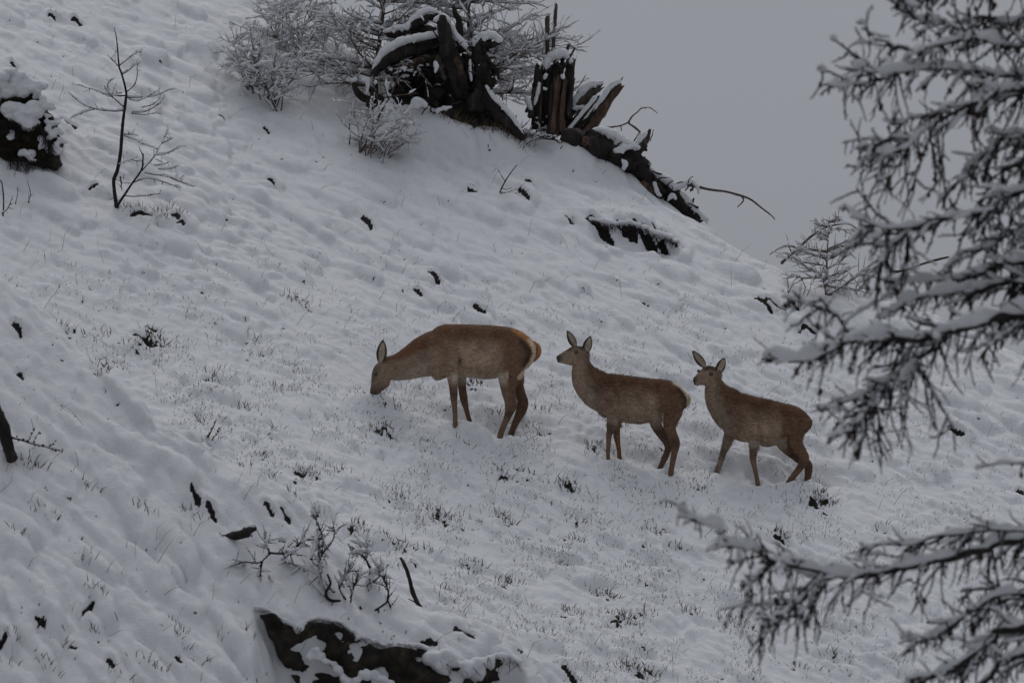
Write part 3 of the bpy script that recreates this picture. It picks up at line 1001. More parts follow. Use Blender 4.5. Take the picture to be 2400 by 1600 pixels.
hanging(eb, LED2, TOP2[1:-1], Zs, 160, .03, .10, -.06, 72)
hanging(bo, (np.array([-6., 6.]), np.array([BY, BY])), [(-20, 830), (60, 800), (140, 830), (240, 820), (300, 900), (340, 980), (300, 1060), (200, 1080), (60, 1060)], Z6, 520, .04, .18, -.16, 73)
# ------------------------------------------------------------------ woody plants


def snow_along(mb, P, R, rs_, thick, cover=0.6, seg=7, sides=6, lump=0.5):
    """ragged rolls of snow lying along the top of a branch; leaves gaps where cover < 1"""
    P = np.asarray(P, float); n = len(P)
    L = np.concatenate([[0], np.cumsum(np.linalg.norm(np.diff(P, axis=0), axis=1))])
    if L[-1] < 1e-4: return
    s = 0.0
    R = np.broadcast_to(np.asarray(R, float), (n,))
    while s < L[-1]:
        ln = thick * rs_.uniform(2.0, 9.0)
        if rs_.rand() < cover:
            e = min(s + ln, L[-1])
            if e - s > thick * 0.8:
                ss = np.linspace(s, e, seg)
                Q = np.stack([np.interp(ss, L, P[:, k]) for k in range(3)], -1)
                r0 = np.interp(ss, L, R)
                pr = np.sin(np.linspace(0.12, np.pi - 0.12, seg)) ** 0.45 * (1 + lump * rs_.uniform(-.6, .6, seg))
                gq = np.empty_like(Q); gq[:-1] = Q[1:] - Q[:-1]; gq[-1] = gq[-2]
                d = np.abs(unit(gq)[:, 2])
                rr = thick * pr * (1 - 0.75 * d ** 2) * 0.5
                Q = Q + np.array([0, 0, 1.0]) * (r0 * 0.5 + rr * 0.6)[:, None]
                tube(mb, Q, rr, sides, 1.0, 0.12, rs_)
        s += ln


def along(P, t):
    n = len(P); f = np.clip(t, 0, 1) * (n - 1); i = int(min(f, n - 2)); w = f - i
    return P[i] * (1 - w) + P[i + 1] * w, (P[i + 1] - P[i]) / (np.linalg.norm(P[i + 1] - P[i]) + 1e-9)


def knobs(mb, P, rs_, step, r):
    L = np.concatenate([[0], np.cumsum(np.linalg.norm(np.diff(P, axis=0), axis=1))])
    n = int(L[-1] / step)
    if n < 1: return
    ss = (np.arange(n) + rs_.uniform(0, .6, n)) * step
    Q = np.stack([np.interp(ss, L, P[:, k]) for k in range(3)], -1) + rs_.normal(0, r * .6, (n, 3))
    octs(mb, Q, r * rs_.uniform(.6, 1.2, n))


def shrub(name, label, group, base, stems, height, spread, seed, mat='twig', snow=0.03, cover=0.55, lean=(0, 0, 0), r0=0.012, sub=9, subL=0.4, sub2=4, up=0.9, cat='shrub', clump=0):
    """a many-stemmed, snow-laden bush; base = list of world points the stems rise from"""
    rs_ = np.random.RandomState(seed)
    o = thing(name, label, cat, base[0], group)
    tw = MB(); sn = MB()
    for k in range(stems):
        b = np.asarray(base[k % len(base)], float) + rs_.normal(0, 0.03, 3) * [1, 1, 0]
        b[2] = min(b[2], base[k % len(base)][2]) - 0.04
        a = rs_.uniform(0, 2 * np.pi); sp = spread * math.sqrt(rs_.rand())
        d = np.array([math.cos(a) * sp, math.sin(a) * sp * 0.8, up]) + np.asarray(lean)
        L = height * rs_.uniform(0.55, 1.05)
        P, R = grow(rs_, b, d, L, r0 * rs_.uniform(.7, 1.2), -0.02, 0.10, 11)
        st = MB(); tube(st, P, R, 5); knobs(st, P[3:], rs_, 0.05, r0 * .55)
        st.build('stem', mat, o)
        snow_along(sn, P, R, rs_, snow, cover * .7)
        for j in range(sub):
            p, t = along(P, rs_.uniform(0.18, 1.0))
            a = rs_.uniform(0, 2 * np.pi)
            d2 = t * 0.5 + np.array([math.cos(a), math.sin(a), rs_.uniform(-.2, .5)])
            l2 = subL * rs_.uniform(.4, 1.1)
            P2, R2 = grow(rs_, p, d2, l2, r0 * .5, -0.03, .14, 7)
            tube(tw, P2, R2, 4); knobs(tw, P2, rs_, 0.04, r0 * .4)
            snow_along(sn, P2, R2, rs_, snow * rs_.uniform(.6, 1.1), cover, 6, 6)
            for q in range(sub2):
                p3, t3 = along(P2, rs_.uniform(.2, 1.))
                d3 = t3 * .6 + rs_.normal(0, .6, 3) + np.array([0, 0, .1])
                P3, R3 = grow(rs_, p3, d3, l2 * rs_.uniform(.25, .6), r0 * .33, 0, .15, 5)
                tube(tw, P3, R3, 3)
                snow_along(sn, P3, R3, rs_, snow * rs_.uniform(.4, .8), cover * .8, 5, 5)
    tw.build('twigs', mat, o)
    so = sn.build('snow_load', 'snow', o)
    for q in (o.children):
        if q.name.startswith(('twigs', 'snow_load')): q['kind'] = 'stuff'
    return o


def drawn_plant(name, label, cat, Y, zoom, trunk, tr, limbs, seed, mat, snow, cover, group=None, twig=6, twigL=0.1, knob=0.006, org=None, spread=0.3, trunk_name='trunk'):
    """a plant whose visible limbs follow the photograph; limbs spread in depth as well"""
    rs_ = np.random.RandomState(seed)
    P = px_path(trunk, Y, *zoom)
    o = thing(name, label, cat, P[0] if org is None else org, group)
    P = resample(P, len(trunk) * 4)
    P[:, 1] += 0.05 * np.sin(np.linspace(0, 6, len(P)))
    R = np.interp(np.linspace(0, 1, len(P)), np.linspace(0, 1, len(tr)), tr)
    mb = MB(); tube(mb, P, R, 7, 1, .12, rs_); knobs(mb, P, rs_, 0.05, knob)
    sn = MB(); snow_along(sn, P, R, rs_, snow * .8, cover * .7)
    mb.build(trunk_name, mat, o)
    tw = MB()
    for l in limbs:
        pts, r = l[0], l[1]
        side = rs_.choice([-1, 1]) * rs_.uniform(.3, 1) * spread
        B = px_path(pts, Y, *zoom, dy=side * np.linspace(0, 1, len(pts)) ** 1.2 + (0.05 * math.sin(3)))
        B = resample(B, max(6, len(pts) * 3))
        RR = r * np.linspace(1, .45, len(B))
        lm = MB(); tube(lm, B, RR, 5, 1, .1, rs_); knobs(lm, B, rs_, 0.035, knob)
        lm.build('branch', mat, o)
        snow_along(sn, B, RR, rs_, snow, cover)
        for j in range(twig):
            p, t = along(B, rs_.uniform(.25, 1))
            d = t * .7 + rs_.normal(0, .5, 3) + np.array([0, 0, .15])
            P3, R3 = grow(rs_, p, d, twigL * rs_.uniform(.5, 1.3), r * .45, .02, .12, 5)
            tube(tw, P3, R3, 4); knobs(tw, P3, rs_, .03, knob * .8)
            snow_along(sn, P3, R3, rs_, snow * .6, cover * .6, 5, 5)
    if tw.v: tag(tw.build('twigs', mat, o), None, None, None, 'stuff')
    if sn.v: tag(sn.build('snow_load', 'snow', o), None, None, None, 'stuff')
    return o


def ground_y(px, py):
    p, ok = hit([px], [py])
    return float(p[0][1])


# bare larch sapling on the left
SAY = ground_y(272, 488)
drawn_plant('larch_sapling', 'thin bare larch sapling with a crooked dark stem, left of the slope', 'sapling', SAY, Z6,
            [(768, 1400), (765, 1365), (750, 1250), (745, 1180), (770, 1110), (790, 1000), (800, 860), (815, 740), (828, 640), (826, 590), (800, 490), (785, 450), (778, 390), (765, 250), (748, 185)],
            [.022, .020, .020, .020, .018, .016, .012, .010, .007, .004],
            [([(815, 725), (740, 730), (620, 715), (530, 675), (450, 605)], .008), ([(620, 718), (540, 740), (460, 780)], .005), ([(830, 640), (900, 640), (980, 635), (1060, 615), (1125, 580)], .008),
             ([(870, 735), (940, 735), (1010, 705), (1060, 660), (1085, 620)], .007), ([(865, 745), (950, 752), (1050, 740)], .005), ([(825, 715), (770, 665), (710, 610), (685, 565)], .007), ([(705, 580), (710, 550), (738, 518)], .005),
             ([(830, 605), (880, 560), (900, 500), (900, 415)], .006), ([(800, 490), (850, 460), (900, 412)], .006), ([(785, 445), (745, 400), (705, 362)], .006), ([(785, 430), (850, 380), (915, 335)], .006),
             ([(830, 628), (780, 628), (733, 625)], .009), ([(800, 610), (700, 620), (640, 600), (510, 555)], .005), ([(815, 890), (880, 915), (950, 950), (1015, 970)], .008), ([(815, 882), (870, 882)], .009),
             ([(765, 1360), (810, 1290), (870, 1200), (930, 1110), (940, 1010)], .016), ([(930, 1120), (1010, 1030), (1060, 940), (1110, 845)], .009), ([(1010, 1020), (1090, 1010), (1185, 960)], .006), ([(1060, 940), (1100, 925), (1138, 905)], .005),
             ([(870, 1200), (960, 1170), (1060, 1190), (1190, 1235)], .007), ([(950, 1135), (1040, 1150), (1120, 1165), (1180, 1175)], .006), ([(1040, 1110), (1110, 1110), (1170, 1090)], .005), ([(1015, 1085), (1070, 1080), (1110, 1060)], .005),
             ([(820, 1285), (900, 1290), (980, 1280), (1055, 1270)], .006), ([(780, 1080), (830, 1060), (870, 1045)], .005), ([(790, 1160), (800, 1250)], .007), ([(1120, 1165), (1200, 1200), (1270, 1225)], .010), ([(745, 1240), (750, 1320), (770, 1350)], .010),
             ([(930, 705), (990, 690), (1040, 660)], .005), ([(845, 650), (900, 665), (960, 640), (1035, 597)], .005), ([(860, 1045), (900, 1060), (930, 1055)], .004)],
            21, 'twig_dark', .032, .55, twig=3, twigL=.11, knob=.007, spread=.35)

# bushes on the upper slope and behind the crest
def bases(pxs, py, jit=0.0, back=0.0):
    p, ok = hit(pxs, [py] * len(pxs) if np.isscalar(py) else py)
    p = p.copy(); p[:, 1] += back
    p[:, 2] = interp_Z(p[:, 0], p[:, 1])
    return p


shrub('snowy_shrub', 'dense snow-laden bush on the upper slope with upright dark shoots', 'bushes on the upper slope', bases([585, 600, 622, 640, 655], [205, 220, 236, 250, 262]), 22, 0.80, 0.50, 31, 'twig', .040, .74, (-.12, 0, 0), .009, 9, .28, 4)
shrub('snowy_shrub', 'pale frosted bush at the top edge beyond the upright-shoot bush', 'bushes on the upper slope', bases([655, 690, 720, 750], [110, 130, 150, 165]), 17, 0.8, 0.75, 32, 'twig_red', .036, .72, (.0, 0, 0), .008, 9, .36, 4)
rs_l = np.random.RandomState(77)


def behind(pxs, py, dy):
    u, k = su, sk
    out = []
    for p in pxs:
        Yb = ground_y(p, py + 40) + dy
        x = float(unproj(p, py, Yb)[0]); out.append((x, Yb, float(interp_Z(np.array([x]), np.array([Yb]))[0])))
    return np.array(out)


def larch_bush(name, label, px0, base_py, dy, H, Rw, seed, n_br, snow, cover, mat='twig_red', lean=0.0, group=None, Y=None):
    """a young larch: trunk with tiers of spreading, snow-covered boughs"""
    rs_ = np.random.RandomState(seed)
    Yb = (ground_y(px0, base_py) if Y is None else Y) + dy
    x = float(unproj(px0, base_py, Yb)[0]); z = float(interp_Z(np.array([x]), np.array([Yb]))[0])
    o = thing(name, label, 'larch', (x, Yb, z), group)
    P, R = grow(rs_, (x, Yb, z - .1), (lean, 0, 1), H, .035 * H / 2, 0.01, .03, 14, .12)
    mb = MB(); tube(mb, P, R, 7, 1, .1, rs_); mb.build('trunk', mat if H < 1.3 else 'twig', o)
    tw = MB(); sn = MB()
    for k in range(n_br):
        t = rs_.uniform(.06, .97)
        p, tt = along(P, t)
        a = rs_.uniform(0, 2 * np.pi)
        Lb = Rw * (1.08 - 0.85 * t) * rs_.uniform(.6, 1.1)
        B, RB = grow(rs_, p, (math.cos(a), math.sin(a), rs_.uniform(-.1, .45)), Lb, .008 + .006 * Lb, 0.015, .07, 9)
        br = MB(); tube(br, B, RB, 5); knobs(br, B, rs_, .04, .006); br.build('branch', mat, o)
        snow_along(sn, B, RB, rs_, snow, cover)
        for j in range(int(5 + 14 * Lb)):
            p2, t2 = along(B, rs_.uniform(.2, 1))
            d2 = t2 * .8 + rs_.normal(0, .5, 3) + np.array([0, 0, .1])
            P2, R2 = grow(rs_, p2, d2, Lb * rs_.uniform(.15, .42), .0045, 0, .12, 6)
            tube(tw, P2, R2, 4); knobs(tw, P2, rs_, .03, .0045)
            snow_along(sn, P2, R2, rs_, snow * rs_.uniform(.5, .9), cover * .9, 6, 5)
            if rs_.rand() < .5:
                p3, t3 = along(P2, rs_.uniform(.3, 1))
                P3, R3 = grow(rs_, p3, t3 + rs_.normal(0, .6, 3), .10, .004, 0, .1, 4)
                tube(tw, P3, R3, 3); snow_along(sn, P3, R3, rs_, snow * .5, cover * .8, 5, 5)
    tag(tw.build('twigs', mat, o), None, None, None, 'stuff')
    tag(sn.build('snow_load', 'snow', o), None, None, None, 'stuff')
    return o


larch_bush('young_larch', 'broad snow-laden young larch rising behind the uprooted stump', 1110, 330, 1.2, 2.6, 1.45, 41, 110, .044, .74, group='young larches on the crest', Y=SYW)
larch_bush('young_larch', 'snow-laden young larch between the frosted bush and the uprooted stump', 880, 262, 0.7, 2.1, 1.0, 42, 80, .040, .72, group='young larches on the crest', Y=SYW)
shrub('twiggy_shrub', 'low arching bush with snow on bare brown twigs in front of the stump', 'bushes on the upper slope', bases([850, 862, 880, 900], [352, 362, 372, 380]), 15, .66, .75, 51, 'twig_red', .034, .66, (.6, -.1, 0), .008, 8, .30, 3, .65)
Z4 = (700, 0, 3.36)
FY = ground_y(845, 355)
drawn_plant('forked_seedling', 'forked snowy seedling with upright tip just in front of the stump roots', 'sapling', FY - .05, Z4, [(480, 1200), (540, 1110), (600, 1000), (650, 880), (720, 760), (770, 640), (805, 480)], [.016, .014, .012, .008, .006],
            [([(600, 1000), (560, 960), (620, 870), (640, 800)], .006), ([(400, 1140), (405, 1040), (400, 960), (440, 780)], .008), ([(720, 760), (800, 750), (905, 735)], .008), ([(650, 890), (600, 700), (610, 650)], .006),
             ([(730, 810), (690, 700), (690, 620)], .005), ([(540, 1110), (430, 1050), (340, 950), (300, 890)], .005)], 52, 'twig', .05, .75, twig=4, twigL=.1)
larch_bush('small_larch', 'small frosted larch standing alone below the crest beside the near branches', 1935, 692, 0.02, .95, .66, 44, 34, .030, .72, lean=.06)
Zr = (1200, 380, 2.613)
BYr = ground_y(1850, 640)
drawn_plant('bent_branch', 'snow-covered branch arching out of the snow left of the small larch', 'branch', BYr + .25, Zr, [(1650, 620), (1680, 590), (1760, 520), (1830, 455), (1910, 405), (1990, 385), (2070, 385), (2130, 430), (2180, 470)], [.020, .018, .014, .011, .008, .006],
            [([(1820, 470), (1820, 560), (1822, 600)], .005), ([(1680, 590), (1640, 580), (1615, 570)], .006), ([(1820, 540), (1860, 590)], .004)], 54, 'twig', .06, .9, twig=2, twigL=.07)
drawn_plant('bent_twig', 'short bare twig curving out of the snow on the right crest', 'twig', BYr + .1, Zr, [(1580, 565), (1600, 548), (1650, 522), (1715, 520)], [.007, .006, .004], [], 55, 'twig', .02, .3)
TWY = ground_y(1850, 718)
drawn_plant('twig_cluster', 'cluster of bare upright twigs beside the dark gap left of the small larch', 'twigs', TWY, Zr, [(1750, 925), (1735, 890), (1725, 860), (1720, 840)], [.022, .018, .014, .008],
            [([(1690, 840), (1690, 770), (1688, 690)], .006), ([(1690, 810), (1715, 755), (1745, 735)], .007), ([(1770, 845), (1795, 770), (1760, 690)], .006), ([(1785, 850), (1820, 790), (1840, 700)], .005), ([(1760, 925), (1790, 890), (1840, 855)], .006),
             ([(1760, 930), (1800, 930), (1830, 925)], .005), ([(1690, 835), (1660, 790)], .004)], 56, 'twig', .025, .3, twig=1, twigL=.05, spread=.12, trunk_name='stub')
drawn_plant('fern_twig', 'tiny bare sprig with side twigs in the middle of the upper slope', 'twigs', ground_y(1172, 457), (500, 340, 2.94), [(1965, 360), (1975, 320), (2010, 250), (2050, 195), (2095, 135)], [.009, .007, .004],
            [([(1985, 300), (2030, 305), (2060, 290)], .004), ([(1975, 330), (2040, 350), (2100, 328)], .004), ([(2010, 250), (1985, 210), (1960, 165)], .004), ([(1975, 325), (2030, 325), (2090, 300)], .004)], 57, 'twig_dark', .02, .2, twig=1, twigL=.05, spread=.1, trunk_name='stem')
drawn_plant('bare_stalks', 'sparse dark stalks with buds at the left edge below the boulder', 'twigs', ground_y(20, 520), Z6, [(0, 1540), (10, 1470), (20, 1390), (25, 1300), (15, 1210), (0, 1180)], [.009, .008, .006],
            [([(10, 1400), (50, 1370), (85, 1285)], .006), ([(20, 1500), (40, 1470), (55, 1430)], .006), ([(100, 1340), (115, 1280), (118, 1220)], .005), ([(185, 1330), (200, 1270), (180, 1185)], .005), ([(190, 1330), (190, 1290)], .006)], 58, 'twig_dark', .02, .2, twig=2, twigL=.05, spread=.1, trunk_name='stem')
# near knoll: bush, branch, stick, dark root at the left edge
KY = ground_y(870, 1425) - .05
drawn_plant('knoll_bush', 'tangled snow-clotted bush on the near knoll above the rock ledge', 'shrub', KY, Z7, [(1240, 900), (1160, 850), (1080, 810), (980, 800), (950, 760), (980, 700), (960, 640)], [.020, .018, .016, .012, .008],
            [([(960, 790), (940, 700), (905, 560), (990, 440), (1005, 370)], 0.0104), ([(860, 550), (885, 460), (910, 380)], 0.0115), ([(1080, 810), (1030, 710), (1080, 640), (1090, 590)], 0.0092), ([(1240, 870), (1330, 800), (1320, 700), (1280, 620)], 0.0104),
             ([(1330, 800), (1350, 860), (1325, 910)], 0.0081), ([(1160, 840), (1190, 940), (1220, 1000)], 0.0104), ([(1220, 600), (1180, 530), (1100, 490)], 0.0104), ([(1220, 600), (1220, 680), (1260, 690)], 0.0069), ([(950, 780), (860, 700), (760, 720)], 0.0069),
             ([(1100, 850), (1110, 760), (1150, 640)], 0.0092), ([(1240, 690), (1290, 640), (1280, 610)], 0.0081), ([(740, 515), (800, 440), (820, 430)], 0.0104), ([(600, 510), (680, 515), (740, 515)], 0.0115), ([(605, 505), (580, 440)], 0.0092), ([(560, 560), (540, 650), (515, 685)], 0.0104),
             ([(605, 515), (540, 570), (450, 565), (360, 600), (270, 650)], 0.0069), ([(1000, 750), (900, 640), (700, 560)], 0.0092), ([(900, 330), (935, 430), (915, 540)], 0.0069), ([(895, 340), (890, 280)], 0.0046), ([(1240, 880), (1310, 960), (1390, 1000)], 0.0092),
             ([(1130, 400), (1175, 460), (1195, 510)], 0.0046), ([(600, 650), (640, 730), (720, 800)], 0.0046), ([(910, 890), (905, 760)], 0.0046), ([(1110, 880), (1080, 900), (1140, 960)], 0.0092), ([(1270, 850), (1290, 1000), (1310, 1050)], 0.0092)],
            61, 'twig_dark', .056, .74, twig=18, twigL=.14, knob=.008, spread=.30)
drawn_plant('fallen_branch', 'thick black dead branch lying under a roll of snow on the near knoll', 'branch', ground_y(545, 1262) - .03, Z7, [(215, 430), (290, 420), (380, 405), (440, 400), (480, 375), (520, 360)], [.016, .022, .026, .040, .045, .020],
            [([(440, 395), (500, 405)], .018), ([(700, 440), (660, 438)], .010)], 62, 'char', .06, .95, twig=1, twigL=.04, knob=.008, spread=.05, trunk_name='limb')
drawn_plant('leaning_stick', 'dark broken stick leaning up from the edge of the near knoll', 'stick', ground_y(985, 1415) - .1, Z7, [(1545, 860), (1510, 810), (1480, 740), (1460, 660), (1435, 590), (1408, 540)], [.018, .022, .022, .020, .018, .014],
            [([(1540, 838), (1500, 812), (1455, 790)], .009)], 63, 'char', .025, .35, twig=0, knob=.006, spread=.05, trunk_name='limb')
Z9 = (0, 600, 2.613)
drawn_plant('dark_root', 'thick dark root jutting from the snow at the left edge with a thorny twig', 'root', ground_y(20, 1072) - .1, Z9, [(75, 1245), (55, 1190), (35, 1110), (15, 1030), (-25, 940), (-70, 840)], [.05, .052, .055, .05, .045],
            [([(60, 1110), (130, 1125), (200, 1150), (290, 1170), (380, 1195)], .009), ([(170, 1140), (200, 1080), (215, 1050)], .004), ([(205, 1140), (240, 1070)], .004), ([(300, 1165), (330, 1150)], .005)], 64, 'char', .03, .3, twig=1, twigL=.05, knob=.012, spread=.1, trunk_name='limb')
drawn_plant('teasel_sprig', 'small dry sprig with budded tips at the edge of the near knoll', 'twigs', ground_y(500, 1035), Z9, [(1225, 1140), (1270, 1110), (1310, 1040), (1325, 1000)], [.008, .006, .005],
            [([(1295, 1130), (1330, 1080), (1360, 1040)], .006), ([(1270, 1105), (1280, 1090)], .010)], 65, 'twig', .03, .3, twig=2, twigL=.04, knob=.012, spread=.05, trunk_name='stem')

# ------------------------------------------------------------------ stumps and logs on the crest


def flute(mb, Q, R, rs_, sides=16, amp=.36, flat=1.0, jag=0.0):
    """weathered wood: a tube with ridges running along it and a ragged broken end"""
    n = len(Q)
    T_, A_, B_ = frames(Q)
    ph = np.linspace(0, 2 * np.pi, sides, endpoint=False)
    so = rs_.uniform(0, 99)
    ang = np.cos(ph)[None] * 1.6 + so + np.linspace(0, .8, n)[:, None]; an2 = np.sin(ph)[None] * 1.6 + np.linspace(0, 1.5, n)[:, None]
    rad = R[:, None] * (1 + amp * 1.5 * perlin(ang, an2) + amp * perlin(ang * 3.1 + 4, an2 * 3.1) + .10 * rs_.uniform(-1, 1, (n, sides)))
    V_ = Q[:, None] + np.cos(ph)[None, :, None] * A_[:, None] * rad[..., None] + flat * np.sin(ph)[None, :, None] * B_[:, None] * rad[..., None]
    if jag:
        V_[-1] += T_[-1] * (rs_.uniform(-.6, 1.4, sides) * jag)[:, None]
        V_[-2] += T_[-2] * (rs_.uniform(-.3, .3, sides) * jag)[:, None]
    V_ = V_.reshape(-1, 3)
    i_ = np.arange(n - 1)[:, None] * sides; j_ = np.arange(sides)[None]; k_ = (j_ + 1) % sides
    Q_ = np.stack([i_ + j_, i_ + k_, i_ + sides + k_, i_ + sides + j_], -1).reshape(-1, 4)
    V_ = np.vstack([V_, Q[:1], Q[-1:] - T_[-1:] * jag * .4])
    jj = np.arange(sides); kk_ = (jj + 1) % sides
    T3 = np.vstack([np.stack([kk_, jj, np.full(sides, n * sides)], -1), np.stack([(n - 1) * sides + jj, (n - 1) * sides + kk_, np.full(sides, n * sides + 1)], -1)])
    mb.add(V_, Q_, T3)


def limb(mb, pts, rads, Y, zoom, rs_, dy=None, sides=18, rough=.40, flat=1.0):
    P = px_path(pts, Y, *zoom, dy=dy)
    mpp = Y / F / zoom[2]
    Q = resample(P, max(14, len(pts) * 8))
    R = np.interp(np.linspace(0, 1, len(Q)), np.linspace(0, 1, len(rads)), np.asarray(rads, float)) * mpp
    wob = np.stack([perlin(np.linspace(0, 6, len(Q)) + rs_.uniform(0, 50), np.full(len(Q), k_ * 7.7)) for k_ in range(3)], -1)
    Q = Q + wob * R.mean() * .5
    flute(mb, Q, R, rs_, sides, rough, flat)
    return Q, R


rsw = np.random.RandomState(88)
st = thing('uprooted_stump', 'massive black uprooted tree stump with arching snow-capped roots on the crest', 'stump', hit([1060], [300])[0][0])
mppS = SYW / F / 3.36


def spikes(parent, zone, n, Y, zoom, rs_, lmin, lmax, mat='char', w=9):
    """broken root ends and splinters sticking out of a dead trunk"""
    m_ = MB()
    for _ in range(n):
        x0, y0, x1, y1 = zone[rs_.randint(len(zone))]
        p0 = np.array([rs_.uniform(x0, x1), rs_.uniform(y0, y1)])
        an = rs_.uniform(0, 2 * np.pi); L_ = rs_.uniform(lmin, lmax)
        p1 = p0 + np.array([math.cos(an), math.sin(an) * .8 - .25]) * L_
        P_ = px_path([p0, (p0 + p1) / 2 + rs_.normal(0, L_ * .12, 2), p1], Y, *zoom, dy=[0, -.08 * rs_.rand(), -.2 * rs_.rand()])
        flute(m_, resample(P_, 8), np.linspace(w * rs_.uniform(.6, 1.5), 2.5, 8) * Y / F / zoom[2], rs_, 6, .3)
    return tag(m_.build('root_ends', mat, parent), None, None, None, 'stuff')


mb = MB()
for (x, y, rx, rz, dy, ry) in [(1010, 640, 270, 190, .35, .30), (1220, 720, 200, 200, .25, .30), (880, 720, 170, 120, .30, .25), (1350, 860, 170, 120, .15, .22), (1480, 980, 170, 90, .12, .15), (820, 830, 140, 60, .2, .2), (1080, 500, 130, 110, .3, .2), (760, 880, 150, 60, .15, .25), (930, 900, 180, 70, .15, .3), (1130, 930, 190, 80, .12, .3), (1320, 990, 190, 80, .10, .25), (1500, 1060, 170, 60, .06, .2), (620, 830, 90, 40, .1, .2)]:
    blob(mb, unproj(700 + x / 3.36, y / 3.36, SYW + dy), (rx * mppS, ry, rz * mppS), 3)
body = remesh_mb(mb, .02, 2, .07, .11)
V = np.concatenate(body.v); pxv, pyv = proj(V)
zx, zy = (pxv - 700) * 3.36, pyv * 3.36
dent = np.exp(-((zx - 900) / 170) ** 2 - ((zy - 690) / 110) ** 2)     # hollow under the arch
V[:, 1] += .28 * dent
V[:, 1] += .04 * np.sin(zx * .035 + 2.0 * perlin(V[:, 0] * 3, V[:, 2] * 3))
body.v = [V]
body.build('root_plate', 'char', st)
roots = [
    ([(600, 600), (640, 540), (690, 490), (780, 435), (900, 395), (1010, 370), (1120, 350), (1200, 400)], [28, 40, 48, 50, 48, 52, 60, 60], [-.12, -.12, -.1, -.05, 0, 0, 0, .05], 'char'),
    ([(1135, 150), (1145, 200), (1175, 350), (1215, 500), (1260, 640), (1300, 760)], [40, 50, 58, 66, 72, 80], [-.2, -.2, -.2, -.18, -.15, 0], 'char'),
    ([(690, 285), (780, 270), (880, 235), (960, 240), (1060, 270), (1110, 330)], [14, 22, 34, 40, 48, 50], [.1] * 6, 'char'),
    ([(1095, 115), (1020, 150), (950, 180), (890, 210)], [14, 26, 32, 34], [.05] * 4, 'char'),
    ([(1215, 55), (1240, 110), (1262, 190), (1270, 310), (1290, 420)], [12, 22, 28, 30, 36], [.15] * 5, 'char'),
    ([(1440, 320), (1435, 400), (1440, 520), (1445, 640), (1420, 760), (1380, 860)], [58, 62, 64, 70, 80, 90], [-.1] * 6, 'char'),
    ([(1440, 350), (1510, 355), (1590, 338)], [34, 26, 14], [-.12] * 3, 'char'),
    ([(1430, 740), (1540, 860), (1640, 960), (1710, 1040), (1760, 1090)], [70, 62, 50, 38, 26], [-.1, -.15, -.18, -.2, -.2], 'char'),
    ([(440, 650), (450, 700), (500, 760), (600, 815), (720, 850), (860, 850)], [18, 26, 30, 34, 40, 44], [-.1] * 6, 'char'),
    ([(530, 650), (570, 710), (610, 770), (680, 830)], [16, 24, 30, 34], [-.14] * 4, 'char'),
    ([(1300, 640), (1330, 520), (1310, 430)], [50, 40, 30], [-.02] * 3, 'char'),
    ([(1020, 860), (1060, 780), (1120, 700)], [40, 44, 50], [.0] * 3, 'char'),
    ([(870, 520), (950, 480), (1040, 470), (1080, 510)], [18, 30, 34, 30], [-.02] * 4, 'inner'),
    ([(1090, 480), (1130, 530), (1180, 590)], [44, 54, 60], [-.12] * 3, 'grey'),
    ([(1520, 520), (1555, 570), (1520, 650), (1480, 700)], [22, 30, 34, 30], [-.05] * 4, 'char'),
    ([(1230, 460), (1262, 520), (1275, 590)], [20, 26, 18], [-.27] * 3, 'inner'),
    ([(700, 580), (740, 560), (800, 560)], [20, 26, 26], [0] * 3, 'char')]
for pts, rads, dy, mt in roots:
    m_ = MB(); limb(m_, pts, rads, SYW, Z4, rsw, dy); m_.build('root', mt, st)


def cap(pts, R, Y, zoom, parent, squash=.75, vox=.012, dy=0.0, deep=1.0, drip=0.0, name='snow_cap'):
    mpp = Y / F / zoom[2]
    return snow_pillow(px_path(pts, Y + dy, *zoom), np.asarray(R, float) * mpp * .80, name, parent, squash, vox, 2, rs_=rsw, deep=deep, drip=max(drip, .25))


cap([(590, 590), (610, 520), (670, 430), (760, 370), (880, 325), (1000, 305), (1100, 280)], [22, 40, 48, 48, 46, 46, 44], SYW, Z4, st, .9, dy=-.10, deep=1.3)
cap([(690, 255), (760, 235), (850, 225), (900, 170), (960, 125), (1030, 95), (1085, 110)], [26, 36, 36, 40, 42, 42, 24], SYW, Z4, st, .85, dy=.07)
cap([(1090, 170), (1130, 155), (1170, 170)], [38, 46, 34], SYW, Z4, st, .9, dy=-.2)
cap([(1210, 230), (1250, 300), (1290, 350), (1325, 390)], [26, 32, 34, 26], SYW, Z4, st, .9, dy=-.14)
cap([(1385, 370), (1410, 325), (1470, 300), (1540, 300), (1595, 330)], [26, 44, 50, 46, 26], SYW, Z4, st, .85, dy=-.12, deep=1.2)
cap([(1480, 690), (1540, 780), (1610, 850), (1680, 930), (1730, 1010), (1760, 1060)], [18, 26, 28, 28, 24, 18], SYW, Z4, st, 1.0, dy=-.2)
cap([(420, 640), (445, 640)], [26, 28], SYW, Z4, st, 1.0, dy=-.12)
cap([(510, 640), (540, 640), (545, 690), (535, 740)], [24, 26, 18, 14], SYW, Z4, st, 1.0, dy=-.18)
cap([(1075, 500), (1085, 540), (1075, 570)], [24, 26, 18], SYW, Z4, st, 1.0, dy=-.28)
cap([(710, 555), (780, 540), (870, 555), (920, 570)], [16, 20, 26, 18], SYW, Z4, st, .8, dy=-.1)
cap([(800, 640), (830, 605), (870, 600)], [18, 24, 16], SYW, Z4, st, .8, dy=.0)
cap([(1350, 480), (1350, 560), (1360, 640)], [14, 18, 16], SYW, Z4, st, 1.2, dy=-.16)
cap([(880, 860), (940, 815), (990, 840)], [26, 52, 34], SYW, Z4, st, .9, dy=-.3)
